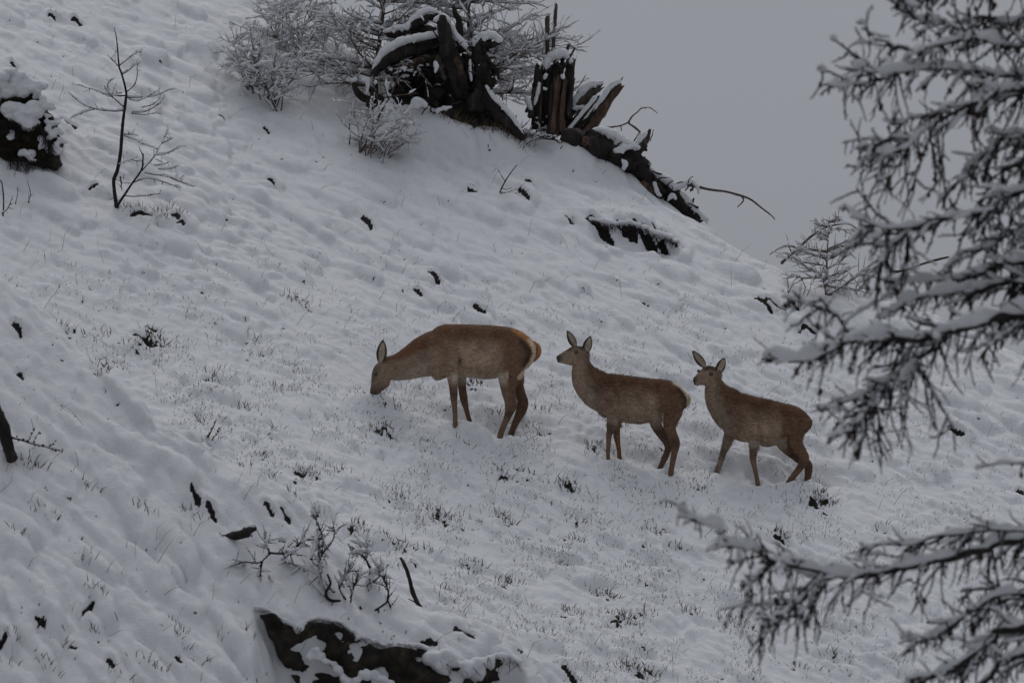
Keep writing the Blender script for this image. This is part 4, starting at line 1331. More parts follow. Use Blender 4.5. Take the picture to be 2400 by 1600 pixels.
cap([(1090, 880), (1150, 860), (1200, 850)], [30, 26, 16], SYW, Z4, st, .8, dy=-.25)

spikes(st, [(620, 480, 1100, 620), (1000, 300, 1300, 700), (1380, 350, 1560, 720), (1250, 700, 1650, 1000), (700, 700, 1100, 860)], 130, SYW - .12, Z4, rsw, 30, 150, 'char', 8)
Z5 = (1180, 0, 2.8)
BSY = ground_y(1290, 330) + .15
bs = thing('broken_stump', 'tall splintered broken tree stump with a thin upright spike', 'stump', hit([1290], [318])[0][0])
mpp5 = BSY / F / 2.8


def plank(mb, a, b, w0, w1, Y, zoom, th, rs_, dy=0.0):
    """a split piece of trunk from a (foot) to b (broken tip), uneven in outline"""
    n = 16
    P = resample(px_path([a, b], Y + dy, *zoom), n)
    P[1:, 1] += rs_.uniform(-.05, .05)
    mpp = Y / F / zoom[2]
    w = np.linspace(w0, w1, n) * mpp / 2
    w *= 1 + .10 * rs_.uniform(-1, 1, n)
    flute(mb, P, w, rs_, 14, .34, max(.35, th / (w.mean() + 1e-6)), jag=w[-1] * 1.5)


for a, b, w0, w1, mt, dy, th in [((215, 850), (235, 450), 60, 50, 'char', .0, .06), ((270, 880), (300, 470), 80, 70, 'char', .05, .08), ((330, 890), (360, 440), 90, 80, 'char', .08, .09), ((400, 880), (440, 420), 70, 60, 'char', .02, .07),
                                 ((320, 880), (350, 530), 80, 44, 'inner', -.06, .05), ((375, 860), (405, 530), 50, 26, 'inner', -.07, .05), ((180, 760), (200, 590), 40, 26, 'grey', -.04, .04), ((240, 800), (252, 500), 30, 18, 'grey', -.06, .04),
                                 ((420, 760), (458, 530), 40, 22, 'char', -.04, .04), ((205, 560), (225, 440), 30, 26, 'char', .02, .03), ((322, 400), (345, 40), 26, 20, 'grey', .10, .02), ((290, 420), (288, 115), 30, 26, 'grey', .14, .03),
                                 ((400, 440), (466, 325), 22, 12, 'grey', .0, .015), ((380, 400), (430, 295), 36, 16, 'grey', .1, .02), ((150, 730), (190, 640), 20, 14, 'grey', -.05, .02), ((300, 760), (315, 560), 22, 12, 'char', -.10, .02)]:
    m_ = MB(); plank(m_, a, b, w0, w1, BSY, Z5, th, rsw, dy); m_.build('splinter', mt, bs)
cap([(275, 440), (300, 400), (350, 375), (400, 370), (440, 410)], [26, 40, 46, 40, 24], BSY, Z5, bs, .9, dy=-.02, deep=1.3)
cap([(385, 500), (392, 520)], [16, 18], BSY, Z5, bs, 1.0, dy=-.12)
cap([(270, 520), (280, 500)], [14, 18], BSY, Z5, bs, 1.0, dy=-.10)
cap([(235, 560), (225, 620), (205, 690)], [14, 18, 14], BSY, Z5, bs, 1.3, dy=-.12)
cap([(150, 650), (165, 690), (180, 720)], [20, 24, 20], BSY, Z5, bs, 1.2, dy=-.12)
cap([(265, 585), (280, 590)], [12, 14], BSY, Z5, bs, 1.0, dy=-.12)

sl = thing('splintered_planks', 'splintered slabs of trunk leaning to the right against the sky', 'log', hit([1335], [345])[0][0])
for a, b, w0, w1, mt, dy, th in [((400, 770), (610, 580), 80, 60, 'grey', .12, .06), ((400, 900), (612, 655), 60, 42, 'char', .0, .05), ((490, 950), (765, 555), 90, 46, 'inner', .04, .05), ((440, 920), (690, 620), 50, 40, 'char', .06, .05), ((420, 860), (520, 740), 70, 40, 'char', .08, .05)]:
    m_ = MB(); plank(m_, a, b, w0, w1, BSY, Z5, th, rsw, dy); m_.build('slab', mt, sl)
cap([(420, 740), (480, 660), (540, 590), (600, 560), (645, 548)], [16, 28, 34, 32, 16], BSY, Z5, sl, 1.0, dy=.08)
cap([(400, 890), (450, 830), (520, 745), (600, 650)], [14, 16, 18, 18], BSY, Z5, sl, 1.0, dy=-.06)
cap([(480, 880), (560, 760), (650, 650), (700, 580), (760, 540)], [12, 18, 22, 24, 22], BSY, Z5, sl, 1.0, dy=-.02)
cap([(460, 720), (520, 715), (540, 735)], [18, 24, 16], BSY, Z5, sl, 1.0, dy=.02)

lg = thing('fallen_log', 'decayed black log sliding down the crest line with a long thin bare branch', 'log', hit([1440], [420])[0][0])
for pts, rads, dy, mt in [([(400, 900), (500, 920), (600, 950), (700, 1000), (790, 1060), (870, 1120)], [50, 86, 96, 98, 90, 76], [0] * 6, 'char'), ([(780, 1020), (870, 1060), (930, 1150), (990, 1230), (1060, 1290)], [64, 74, 70, 62, 50], [.02] * 5, 'char'),
                          ([(520, 930), (580, 950), (640, 960)], [34, 30, 20], [-.12] * 3, 'inner'), ([(960, 1180), (1050, 1230), (1120, 1300), (1200, 1370), (1260, 1430), (1300, 1465)], [40, 52, 56, 50, 38, 22], [.05] * 6, 'char'),
                          ([(840, 1000), (890, 970), (930, 920), (962, 855)], [40, 36, 24, 8], [.05] * 4, 'grey'), ([(900, 1200), (960, 1260), (1010, 1320)], [36, 34, 20], [-.05] * 3, 'inner'), ([(880, 955), (920, 970), (930, 965)], [12, 8, 5], [.02] * 3, 'grey'),
                          ([(1230, 1370), (1250, 1300)], [8, 5], [0] * 2, 'char')]:
    m_ = MB(); limb(m_, pts, rads, LGY, Z5, rsw, dy); m_.build('log_section', mt, lg)
spikes(lg, [(560, 880, 800, 1000), (780, 980, 960, 1150), (900, 1100, 1060, 1260), (1040, 1200, 1280, 1420)], 60, LGY - .03, Z5, rsw, 20, 80, 'char', 6)
for pts, rads in [([(1120, 1225), (1180, 1205), (1250, 1220), (1330, 1240), (1400, 1250), (1460, 1258), (1530, 1275), (1620, 1310), (1700, 1370), (1760, 1415), (1782, 1442)], [16, 13, 10, 9, 8, 8, 8, 7, 6, 5, 3]), ([(1560, 1285), (1575, 1310), (1560, 1335), (1535, 1360)], [6, 5, 4, 3]),
                  ([(900, 870), (860, 835), (820, 810)], [7, 7, 6]), ([(830, 800), (770, 825), (720, 832), (670, 838)], [6, 5, 5, 4]), ([(820, 800), (845, 765), (880, 735), (905, 712), (950, 706), (985, 722), (1012, 746)], [6, 5, 4, 4, 3, 3, 2]),
                  ([(720, 832), (712, 862)], [4, 3]), ([(770, 825), (775, 860)], [4, 3]), ([(845, 945), (870, 905), (895, 868)], [5, 4, 4]), ([(960, 930), (975, 890), (985, 850)], [3, 3, 2]), ([(1245, 1215), (1240, 1250)], [8, 6])]:
    m_ = MB(); Q_, R_ = limb(m_, pts, rads, LGY, Z5, rsw, None, 6, .2); knobs(m_, Q_, rsw, .06, .007); m_.build('branch', 'twig', lg)
cap([(570, 870), (630, 865), (700, 890), (760, 930), (810, 965), (880, 980)], [16, 34, 46, 54, 50, 26], LGY, Z5, lg, .85, dy=-.04, deep=1.3, drip=.2)
cap([(740, 1000), (780, 985), (830, 975)], [30, 40, 26], LGY, Z5, lg, .9, dy=-.12)
cap([(880, 950), (910, 905), (940, 875)], [16, 24, 16], LGY, Z5, lg, 1.0, dy=.0)
cap([(780, 1060), (800, 1090), (785, 1120)], [16, 24, 14], LGY, Z5, lg, 1.1, dy=-.18)
cap([(900, 1050), (960, 1120), (1010, 1170), (1070, 1200), (1120, 1240)], [20, 30, 38, 44, 34], LGY, Z5, lg, .9, dy=.02, deep=1.2)
cap([(1120, 1245), (1180, 1225), (1230, 1200), (1275, 1235), (1280, 1270)], [30, 26, 24, 18, 12], LGY, Z5, lg, 1.0, dy=.0)
cap([(1170, 1280), (1210, 1330), (1270, 1400), (1330, 1450)], [26, 30, 26, 22], LGY, Z5, lg, 1.0, dy=.02)
cap([(990, 1210), (1010, 1270), (1030, 1290)], [16, 22, 14], LGY, Z5, lg, 1.2, dy=-.1)
cap([(1080, 1320), (1110, 1290), (1130, 1310)], [12, 20, 14], LGY, Z5, lg, 1.2, dy=-.1)
shrub('crest_sprigs', 'low frosted sprigs under the right root of the uprooted stump', 'bushes on the upper slope', bases([1240, 1225, 1262], [318, 335, 322]), 7, .30, .9, 71, 'twig', .03, .55, (.1, -.2, 0), .007, 6, .18, 2, .5)

# ------------------------------------------------------------------ near larch whose boughs reach in from the right
TX, TY = 4.9, 42.0
tz = float(interp_Z(np.array([TX]), np.array([TY]))[0])
lt = thing('near_larch_tree', 'large near larch with drooping snow-covered boughs along the right side', 'larch', (TX, TY, tz))
rsl = np.random.RandomState(404)
mb = MB()
zt = np.linspace(tz - .2, unproj(1200, -900, TY)[2], 40)
tube(mb, np.stack([TX + .05 * np.sin(zt), np.full(40, TY), zt], -1), np.linspace(.28, .13, 40), 14, 1, .06, rsl)
mb.build('trunk', 'bark', lt)
BR = [  # pixels, start radius (m), end radius, depth of the tip against the trunk, hanging twigs per metre, snow thickness
    ([(2400, 180), (2310, 168), (2200, 160), (2120, 165), (2070, 170), (2000, 165)], .017, .005, -.5, 18, .050),
    ([(2170, 160), (2150, 120), (2090, 108), (2045, 85), (2028, 65)], .008, .003, -.4, 10, .02),
    ([(2120, 165), (2060, 185), (2000, 203), (1945, 205)], .008, .003, -.6, 12, .045),
    ([(2400, 215), (2330, 210), (2280, 240), (2220, 270), (2160, 310), (2120, 350), (2060, 365), (2005, 395)], .018, .005, -.3, 26, .055),
    ([(2220, 265), (2150, 275), (2100, 290), (2070, 280)], .007, .003, -.2, 14, .03),
    ([(2180, 300), (2130, 330), (2080, 330), (2010, 345)], .007, .003, -.5, 16, .03),
    ([(2400, 320), (2340, 340), (2290, 380), (2240, 440), (2200, 480)], .014, .005, .3, 28, .04),
    ([(2400, 450), (2330, 490), (2250, 510), (2170, 530), (2100, 540), (2060, 535), (2010, 508), (1978, 480)], .018, .004, -.2, 24, .045),
    ([(2150, 530), (2100, 565), (2070, 600), (2065, 620)], .009, .004, -.4, 18, .035),
    ([(2400, 735), (2300, 760), (2200, 785), (2130, 800), (2060, 800), (1990, 805), (1920, 830), (1850, 845), (1790, 835)], .034, .006, -.6, 32, .085),
    ([(2400, 660), (2300, 680), (2200, 690), (2140, 700), (2085, 730)], .022, .007, -.2, 30, .07),
    ([(2220, 785), (2130, 860), (2060, 920), (2020, 980), (1985, 1010)], .014, .004, -.7, 26, .05),
    ([(2400, 610), (2300, 645), (2230, 655), (2150, 660), (2080, 668)], .016, .005, .1, 28, .06),
    ([(2400, 545), (2320, 580), (2260, 590), (2210, 640)], .015, .006, .5, 26, .055),
    ([(2060, 800), (1990, 780), (1960, 740), (1900, 715), (1860, 695)], .008, .003, -.5, 8, .03),
    ([(2400, 1265), (2300, 1290), (2200, 1315), (2110, 1330), (2020, 1350), (1950, 1350), (1900, 1330), (1830, 1320), (1770, 1290), (1700, 1270), (1685, 1235), (1640, 1225), (1590, 1188)], .026, .004, -.7, 20, .070),
    ([(2400, 1245), (2300, 1245), (2200, 1255), (2130, 1275), (2060, 1280), (2020, 1290)], .012, .005, -.3, 16, .04),
    ([(1950, 1350), (1880, 1400), (1830, 1440), (1770, 1452)], .008, .003, -.9, 10, .03),
    ([(1900, 1330), (1860, 1310), (1790, 1330), (1750, 1390)], .007, .003, -.7, 10, .03),
    ([(2400, 1470), (2320, 1510), (2240, 1560), (2150, 1600), (2060, 1640)], .032, .010, -.4, 30, .06),
    ([(2400, 1390), (2320, 1410), (2250, 1450), (2190, 1490), (2120, 1500)], .016, .005, -.1, 30, .05),
    ([(2400, 1530), (2330, 1580), (2250, 1640)], .03, .012, -.1, 24, .06),
    ([(2400, 40), (2300, 40), (2220, 60), (2160, 50), (2120, 10), (2110, -40)], .013, .006, -.2, 30, .045),
    ([(2400, 110), (2350, 100), (2280, 90), (2190, 110), (2130, 130)], .013, .005, -.4, 30, .05),
    ([(2400, 1085), (2340, 1090), (2285, 1102)], .008, .003, -.2, 6, .025),
    ([(2400, -60), (2300, -40), (2200, -20), (2130, 20)], .015, .006, .2, 26, .05),
    ([(2400, 380), (2350, 420), (2310, 500), (2270, 560)], .013, .006, .5, 26, .05)]
mppT = TY / F
for pts, r0, r1, dyt, dens, snow in BR:
    a = np.array(pts, float)
    starts_right = pts[0][0] >= 2390
    if starts_right:                                          # carry the bough on to the trunk
        s0 = np.array([W0 / 2 + TX * F * CP / TY, a[0, 1] + (a[0, 1] - 800) * .12 - 60])
        a = np.vstack([s0, (s0 + a[0]) / 2 + [0, 14], a])
    n = len(a)
    side = rsl.uniform(-.25, .25)
    P = px_path(a, TY, dy=dyt * np.linspace(0, 1, n) + side * np.sin(np.linspace(0, 3, n)))
    if starts_right: P[0, 1] = TY
    P = resample(P, n * 5)
    P += np.stack([perlin(np.linspace(0, n * 1.7, len(P)) + r0 * 1e4, np.full(len(P), k * 3.3 + r1 * 999)) for k in range(3)], -1) * .022
    R = np.linspace(r0 * (1.6 if starts_right else 1), r1, len(P)) * (1 + .15 * rsl.uniform(-1, 1, len(P)))
    R = R * 1.1
    bm_ = MB(); tube(bm_, P, R, 8, 1, .12, rsl); knobs(bm_, P, rsl, .05, .011)
    bo_ = bm_.build('bough', 'bark', lt)
    sn = MB(); tw = MB(); cn = MB()
    snow_along(sn, P, R, rsl, snow, .86, 8, 8, .8)
    snow_along(sn, P, R, rsl, snow * .6, .4, 6, 6, .8)
    L = np.linalg.norm(np.diff(P, axis=0), axis=1).sum()
    lo = 0.26 if starts_right else 0.05
    def spray(p, d, ln, rt, droop, thick, cover, level):
        Pt, Rt = grow(rsl, p, d, ln, rt, droop, .12, 9, .55)
        tube(tw, Pt, Rt, 4); knobs(tw, Pt, rsl, .026, rt * .55 + .0034)
        snow_along(sn, Pt, Rt, rsl, thick, cover, 7, 6, .8)
        if level:
            for _ in range(int(ln * rsl.uniform(9, 18))):
                p2, t2 = along(Pt, rsl.uniform(.1, 1.))
                dn = rsl.rand() < .6
                d2 = t2 * .6 + rsl.normal(0, .4, 3) + (np.array([0, 0, -.9]) if dn else np.array([-.1, 0, .1]))
                spray(p2, d2, ln * rsl.uniform(.25, .6), rt * .68, -.05 if dn else .0, thick * (.42 if dn else .66), .20 if dn else .5, level - 1)
        if rsl.rand() < .09:
            pc, _t = along(Pt, rsl.uniform(.1, .9))
            k = rsl.uniform(.010, .016)
            blob(cn, pc + rsl.normal(0, .006, 3), (k, k, k * 1.3), 1)
            blob(cn, pc + np.array([0, 0, -.012]), (k * .75, k * .75, k), 1)

    for j in range(int(L * dens * 2.3 * (1 - lo))):
        t = lo + (1 - lo) * rsl.rand() ** 1.25
        p, tt = along(P, t)
        hang = rsl.rand()
        out = tt * rsl.uniform(.4, 1.1)
        big = (.55 + .6 * (1 - t)) * (1 - .55 * max(0, t - .75) / .25)
        if hang < .48:
            spray(p, out + rsl.normal(0, .42, 3) + np.array([-.15, 0, -.22]), rsl.uniform(.14, .46) * big, rsl.uniform(.0056, .0088), -.025, rsl.uniform(.020, .038), .72, 1)
        elif hang < .84:
            spray(p, out * .4 + np.array([0, 0, -1.0]) + rsl.normal(0, .26, 3), rsl.uniform(.10, .46) * big, rsl.uniform(.0042, .0062), -.03, .016, .22, int(rsl.rand() < .4))
        else:
            spray(p, out + np.array([-.1, 0, .6]) + rsl.normal(0, .3, 3), rsl.uniform(.05, .20), .0045, .05, .022, .4, 0)
    for nm, b_, mt in (('snow_load', sn, 'snow'), ('twigs', tw, 'twig_dark'), ('cones', cn, 'cone')):
        if b_.v:
            ob_ = b_.build(nm, mt, bo_, org=parent_loc(lt))
            tag(ob_, None, None, None, 'stuff')

# dead stick caught beside the small larch, seen against the sky
drawn_plant('dead_stick', 'thick dead stick poking sideways behind the near larch boughs', 'stick', ground_y(2090, 735) + .3, (1750, 460, 2.45), [(800, 370), (815, 405), (850, 430), (910, 420), (1010, 390), (1100, 365), (1160, 350)], [.022, .020, .012, .010, .013, .014, .012],
            [], 66, 'grey', .02, .3, twig=0, trunk_name='limb')

# ------------------------------------------------------------------ red deer
COAT = dict(back=(.130, .070, .041), flank=(.280, .203, .146), pale=(.40, .33, .26), neck=(.225, .166, .122), leg=(.128, .078, .052), dark=(.030, .021, .017), cream=(.60, .48, .34), orange=(.36, .165, .065), face=(.190, .138, .102))
DEER = [
    dict(label='largest deer, grazing with its head down in the snow', seed=1, Y=DEER_Y[0],
         trunk=[(795, 350, 690, .10), (845, 266, 812, .115), (890, 224, 848, .13), (940, 200, 838, .145), (1010, 188, 806, .155), (1150, 190, 800, .175), (1300, 194, 812, .195), (1450, 198, 830, .20), (1560, 206, 822, .195), (1650, 214, 790, .185), (1750, 228, 765, .18), (1850, 262, 745, .165), (1940, 320, 705, .14), (2010, 388, 625, .09), (2040, 430, 570, .05)],
         neck=[((325, 700), (-55, -262), .052, 0), ((440, 690), (-60, -272), .056, 0), ((560, 650), (-50, -286), .064, 0), ((700, 580), (-110, -330), .085, 0), ((830, 540), (-120, -470), .12, 0), ((960, 520), (-80, -560), .14, 0)],
         head=[((330, 690), (-110, -190), .050, 0), ((285, 745), (-190, -170), .062, 0), ((262, 800), (-212, -108), .062, 0), ((245, 872), (-160, -58), .046, 0), ((215, 925), (-128, -40), .036, 0), ((180, 978), (-98, -40), .031, 0), ((166, 1014), (-66, -24), .022, 0)],
         legs=[([(1050, 560), (1070, 700), (1085, 850), (1096, 1000), (1096, 1060), (1105, 1150), (1111, 1250), (1112, 1345), (1114, 1460)], [105, 84, 66, 51, 45, 33, 28, 30, 32], -.085),
               ([(1150, 700), (1180, 820), (1195, 950), (1213, 1060), (1242, 1180), (1276, 1300), (1300, 1385), (1330, 1500)], [70, 56, 46, 47, 31, 27, 32, 34], .085),
               ([(1740, 560), (1735, 700), (1725, 800), (1720, 870), (1722, 960), (1746, 1060), (1750, 1140), (1722, 1230), (1682, 1330), (1642, 1430), (1626, 1492), (1600, 1600)], [235, 190, 142, 108, 82, 73, 69, 45, 36, 35, 37, 36], -.095),
               ([(1800, 720), (1820, 820), (1840, 910), (1865, 1000), (1888, 1080), (1878, 1160), (1846, 1240), (1798, 1340), (1756, 1450), (1725, 1570)], [110, 84, 60, 58, 66, 60, 44, 37, 35, 34], .095)],
         eye=[((196, 765), -.062)], ears=[((252, 628), (282, 372), 54, -.045, (-.25, -.97)), ((262, 625), (300, 400), 46, .05, (-.2, .98))],
         tail=[(2005, 400), (2060, 455), (2072, 520), (2045, 580), (2012, 625)], tailw=[22, 30, 32, 26, 8]),
    dict(label='middle deer, standing with raised head facing the grazing deer', seed=2, Y=DEER_Y[1],
         trunk=[(480, 600, 830, .09), (545, 545, 940, .115), (620, 542, 970, .13), (720, 550, 996, .15), (820, 564, 1012, .165), (920, 578, 1022, .172), (1010, 586, 1004, .168), (1100, 592, 950, .16), (1200, 606, 915, .15), (1280, 650, 895, .135), (1340, 702, 875, .105), (1378, 748, 845, .06)],
         neck=[((398, 335), (95, -8), .046, -.01), ((378, 395), (150, -50), .052, -.02), ((362, 450), (156, -92), .054, -.01), ((385, 550), (176, -100), .062, 0), ((455, 640), (215, -195), .080, 0), ((560, 720), (190, -300), .105, 0), ((650, 750), (60, -360), .12, 0)],
         head=[((392, 345), (40, -120), .050, 0), ((345, 365), (20, -178), .064, -.025), ((300, 376), (-8, -186), .066, -.045), ((240, 392), (-22, -128), .050, -.07), ((195, 400), (-18, -90), .040, -.09), ((162, 407), (-14, -78), .040, -.105), ((142, 409), (-8, -60), .032, -.115)],
         legs=[([(655, 720), (665, 850), (660, 960), (648, 1060), (632, 1140), (628, 1220), (622, 1290), (626, 1345), (632, 1430)], [110, 80, 60, 45, 35, 25, 21, 19, 20], -.075),
               ([(690, 900), (708, 1000), (704, 1100), (711, 1170), (724, 1250), (731, 1320), (736, 1365), (745, 1450)], [60, 40, 34, 32, 23, 21, 22, 22], .075),
               ([(1205, 760), (1215, 900), (1208, 980), (1207, 1060), (1232, 1130), (1257, 1200), (1250, 1280), (1232, 1380), (1216, 1475), (1203, 1560)], [170, 128, 92, 60, 49, 47, 31, 27, 25, 25], -.085),
               ([(1080, 880), (1070, 960), (1082, 1040), (1136, 1120), (1182, 1200), (1188, 1258), (1162, 1330), (1115, 1430), (1085, 1500)], [80, 62, 50, 47, 37, 32, 30, 23, 22], .085)],
         eye=[((322, 343), -.098)], ears=[((316, 290), (238, 138), 40, .035, (-.62, -.78)), ((408, 348), (460, 188), 42, -.055, (-.35, -.94))],
         tail=[(1375, 745), (1392, 790), (1385, 840)], tailw=[12, 14, 8]),
    dict(label='rightmost deer, stepping forward with shaggy neck and ears raised', seed=3, Y=DEER_Y[2],
         trunk=[(455, 610, 900, .10), (500, 545, 955, .12), (570, 518, 1000, .135), (650, 524, 1022, .148), (740, 552, 1034, .16), (820, 572, 1056, .17), (900, 584, 1078, .172), (980, 602, 1062, .168), (1060, 624, 1015, .16), (1150, 642, 985, .152), (1230, 674, 965, .14), (1295, 718, 935, .115), (1335, 768, 895, .075)],
         neck=[((392, 310), (100, -12), .048, -.02), ((368, 375), (152, -60), .054, -.03), ((350, 432), (165, -110), .058, -.015), ((380, 535), (182, -130), .066, 0), ((452, 630), (215, -215), .085, 0), ((550, 715), (205, -360), .112, 0), ((650, 760), (60, -400), .125, 0)],
         head=[((372, 320), (36, -130), .052, 0), ((335, 338), (20, -190), .066, -.03), ((296, 346), (-8, -206), .070, -.06), ((240, 368), (-30, -140), .054, -.095), ((205, 388), (-26, -98), .046, -.12), ((176, 403), (-20, -92), .048, -.14), ((154, 408), (-12, -72), .038, -.152)],
         legs=[([(730, 760), (760, 920), (767, 1040), (766, 1120), (761, 1200), (781, 1300), (802, 1400), (812, 1470), (824, 1560)], [120, 78, 58, 46, 39, 26, 23, 25, 25], -.085),
               ([(560, 860), (520, 960), (490, 1050), (460, 1130), (436, 1200), (412, 1270), (388, 1332), (360, 1400)], [90, 62, 49, 39, 28, 25, 24, 24], .06),
               ([(1195, 790), (1190, 940), (1195, 1030), (1238, 1110), (1286, 1185), (1258, 1260), (1208, 1330), (1153, 1400), (1122, 1442), (1085, 1500)], [165, 118, 86, 66, 56, 48, 37, 32, 28, 27], -.085),
               ([(1060, 960), (1062, 1040), (1135, 1120), (1225, 1190), (1316, 1250), (1328, 1320), (1317, 1400), (1309, 1480), (1305, 1570)], [80, 60, 52, 46, 50, 42, 34, 30, 29], .085)],
         eye=[((337, 330), -.128), ((206, 300), -.06)], ears=[((268, 256), (142, 92), 42, .03, (-.55, -.83)), ((404, 318), (472, 165), 44, -.06, (-.3, -.95))],
         tail=[(1335, 780), (1356, 830), (1345, 880)], tailw=[12, 12, 8]),
]


MUSCLE = [   # folds and swells on the near side: line, width, depth (metres away from the camera)
    [([(1010, 300), (1090, 440), (1150, 600), (1165, 720)], 26, .022), ([(1600, 300), (1555, 480), (1580, 700)], 34, .016), ([(740, 420), (760, 600), (800, 720)], 28, .016), ([(1190, 690), (1350, 735), (1480, 760)], 26, .014), ([(900, 400), (960, 560), (1040, 650)], 70, -.020), ([(1740, 480), (1760, 650)], 100, -.016), ([(930, 690), (1000, 760)], 22, .014)],
    [([(640, 640), (715, 760), (735, 880), (722, 960)], 20, .018), ([(1110, 650), (1075, 800), (1105, 930)], 26, .016), ([(470, 820), (560, 760)], 24, .012), ([(600, 700), (640, 840)], 50, -.016), ([(1220, 740), (1220, 860)], 70, -.016), ([(740, 930), (880, 960), (1000, 960)], 20, .010)],
    [([(740, 640), (800, 800), (828, 920), (826, 1010)], 20, .020), ([(1100, 690), (1072, 860), (1078, 1000)], 26, .018), ([(440, 800), (520, 880), (560, 960)], 26, .014), ([(650, 700), (730, 860)], 60, -.018), ([(1200, 780), (1200, 930)], 70, -.016), ([(850, 960), (960, 1000), (1060, 980)], 22, .010)]]


def ring_loft(mb, rings, n=22, egg=0.0):
    """rings: (centre, half vector in the picture plane, half width across) -> closed loft"""
    ph = np.linspace(0, 2 * np.pi, n, endpoint=False)
    V = []
    for c, U, w in rings:
        c = np.asarray(c, float); U = np.asarray(U, float)
        cs, sn_ = np.cos(ph), np.sin(ph)
        e = 0.85
        cc = np.sign(cs) * np.abs(cs) ** e; ss = np.sign(sn_) * np.abs(sn_) ** e
        ww = w * (1 - egg * cs)
        V.append(c + cc[:, None] * U + (ss * ww)[:, None] * np.array([0, 1.0, 0]))
    V = np.array(V); m = len(rings)
    c0 = V[0].mean(0); c1 = V[-1].mean(0)
    Vf = np.vstack([V.reshape(-1, 3), c0, c1])
    i = np.arange(m - 1)[:, None] * n; j = np.arange(n)[None]; k = (j + 1) % n
    Q = np.stack([i + j, i + k, i + n + k, i + n + j], -1).reshape(-1, 4)
    jj = np.arange(n); kk_ = (jj + 1) % n
    T = np.vstack([np.stack([kk_, jj, np.full(n, m * n)], -1), np.stack([(m - 1) * n + jj, (m - 1) * n + kk_, np.full(n, m * n + 1)], -1)])
    mb.add(Vf, Q, T)


def seg_dist(x, y, pts):
    """distance of points to a polyline"""
    d = np.full(x.shape, 1e9)
    for (ax, ay), (bx, by) in zip(pts[:-1], pts[1:]):
        t = np.clip(((x - ax) * (bx - ax) + (y - ay) * (by - ay)) / ((bx - ax) ** 2 + (by - ay) ** 2 + 1e-9), 0, 1)
        d = np.minimum(d, np.hypot(x - ax - t * (bx - ax), y - ay - t * (by - ay)))
    return d


def mixc(c, new, w):
    new = np.asarray(new, float)
    return c * (1 - w[:, None]) + (new if new.ndim == 2 else new[None]) * w[:, None]


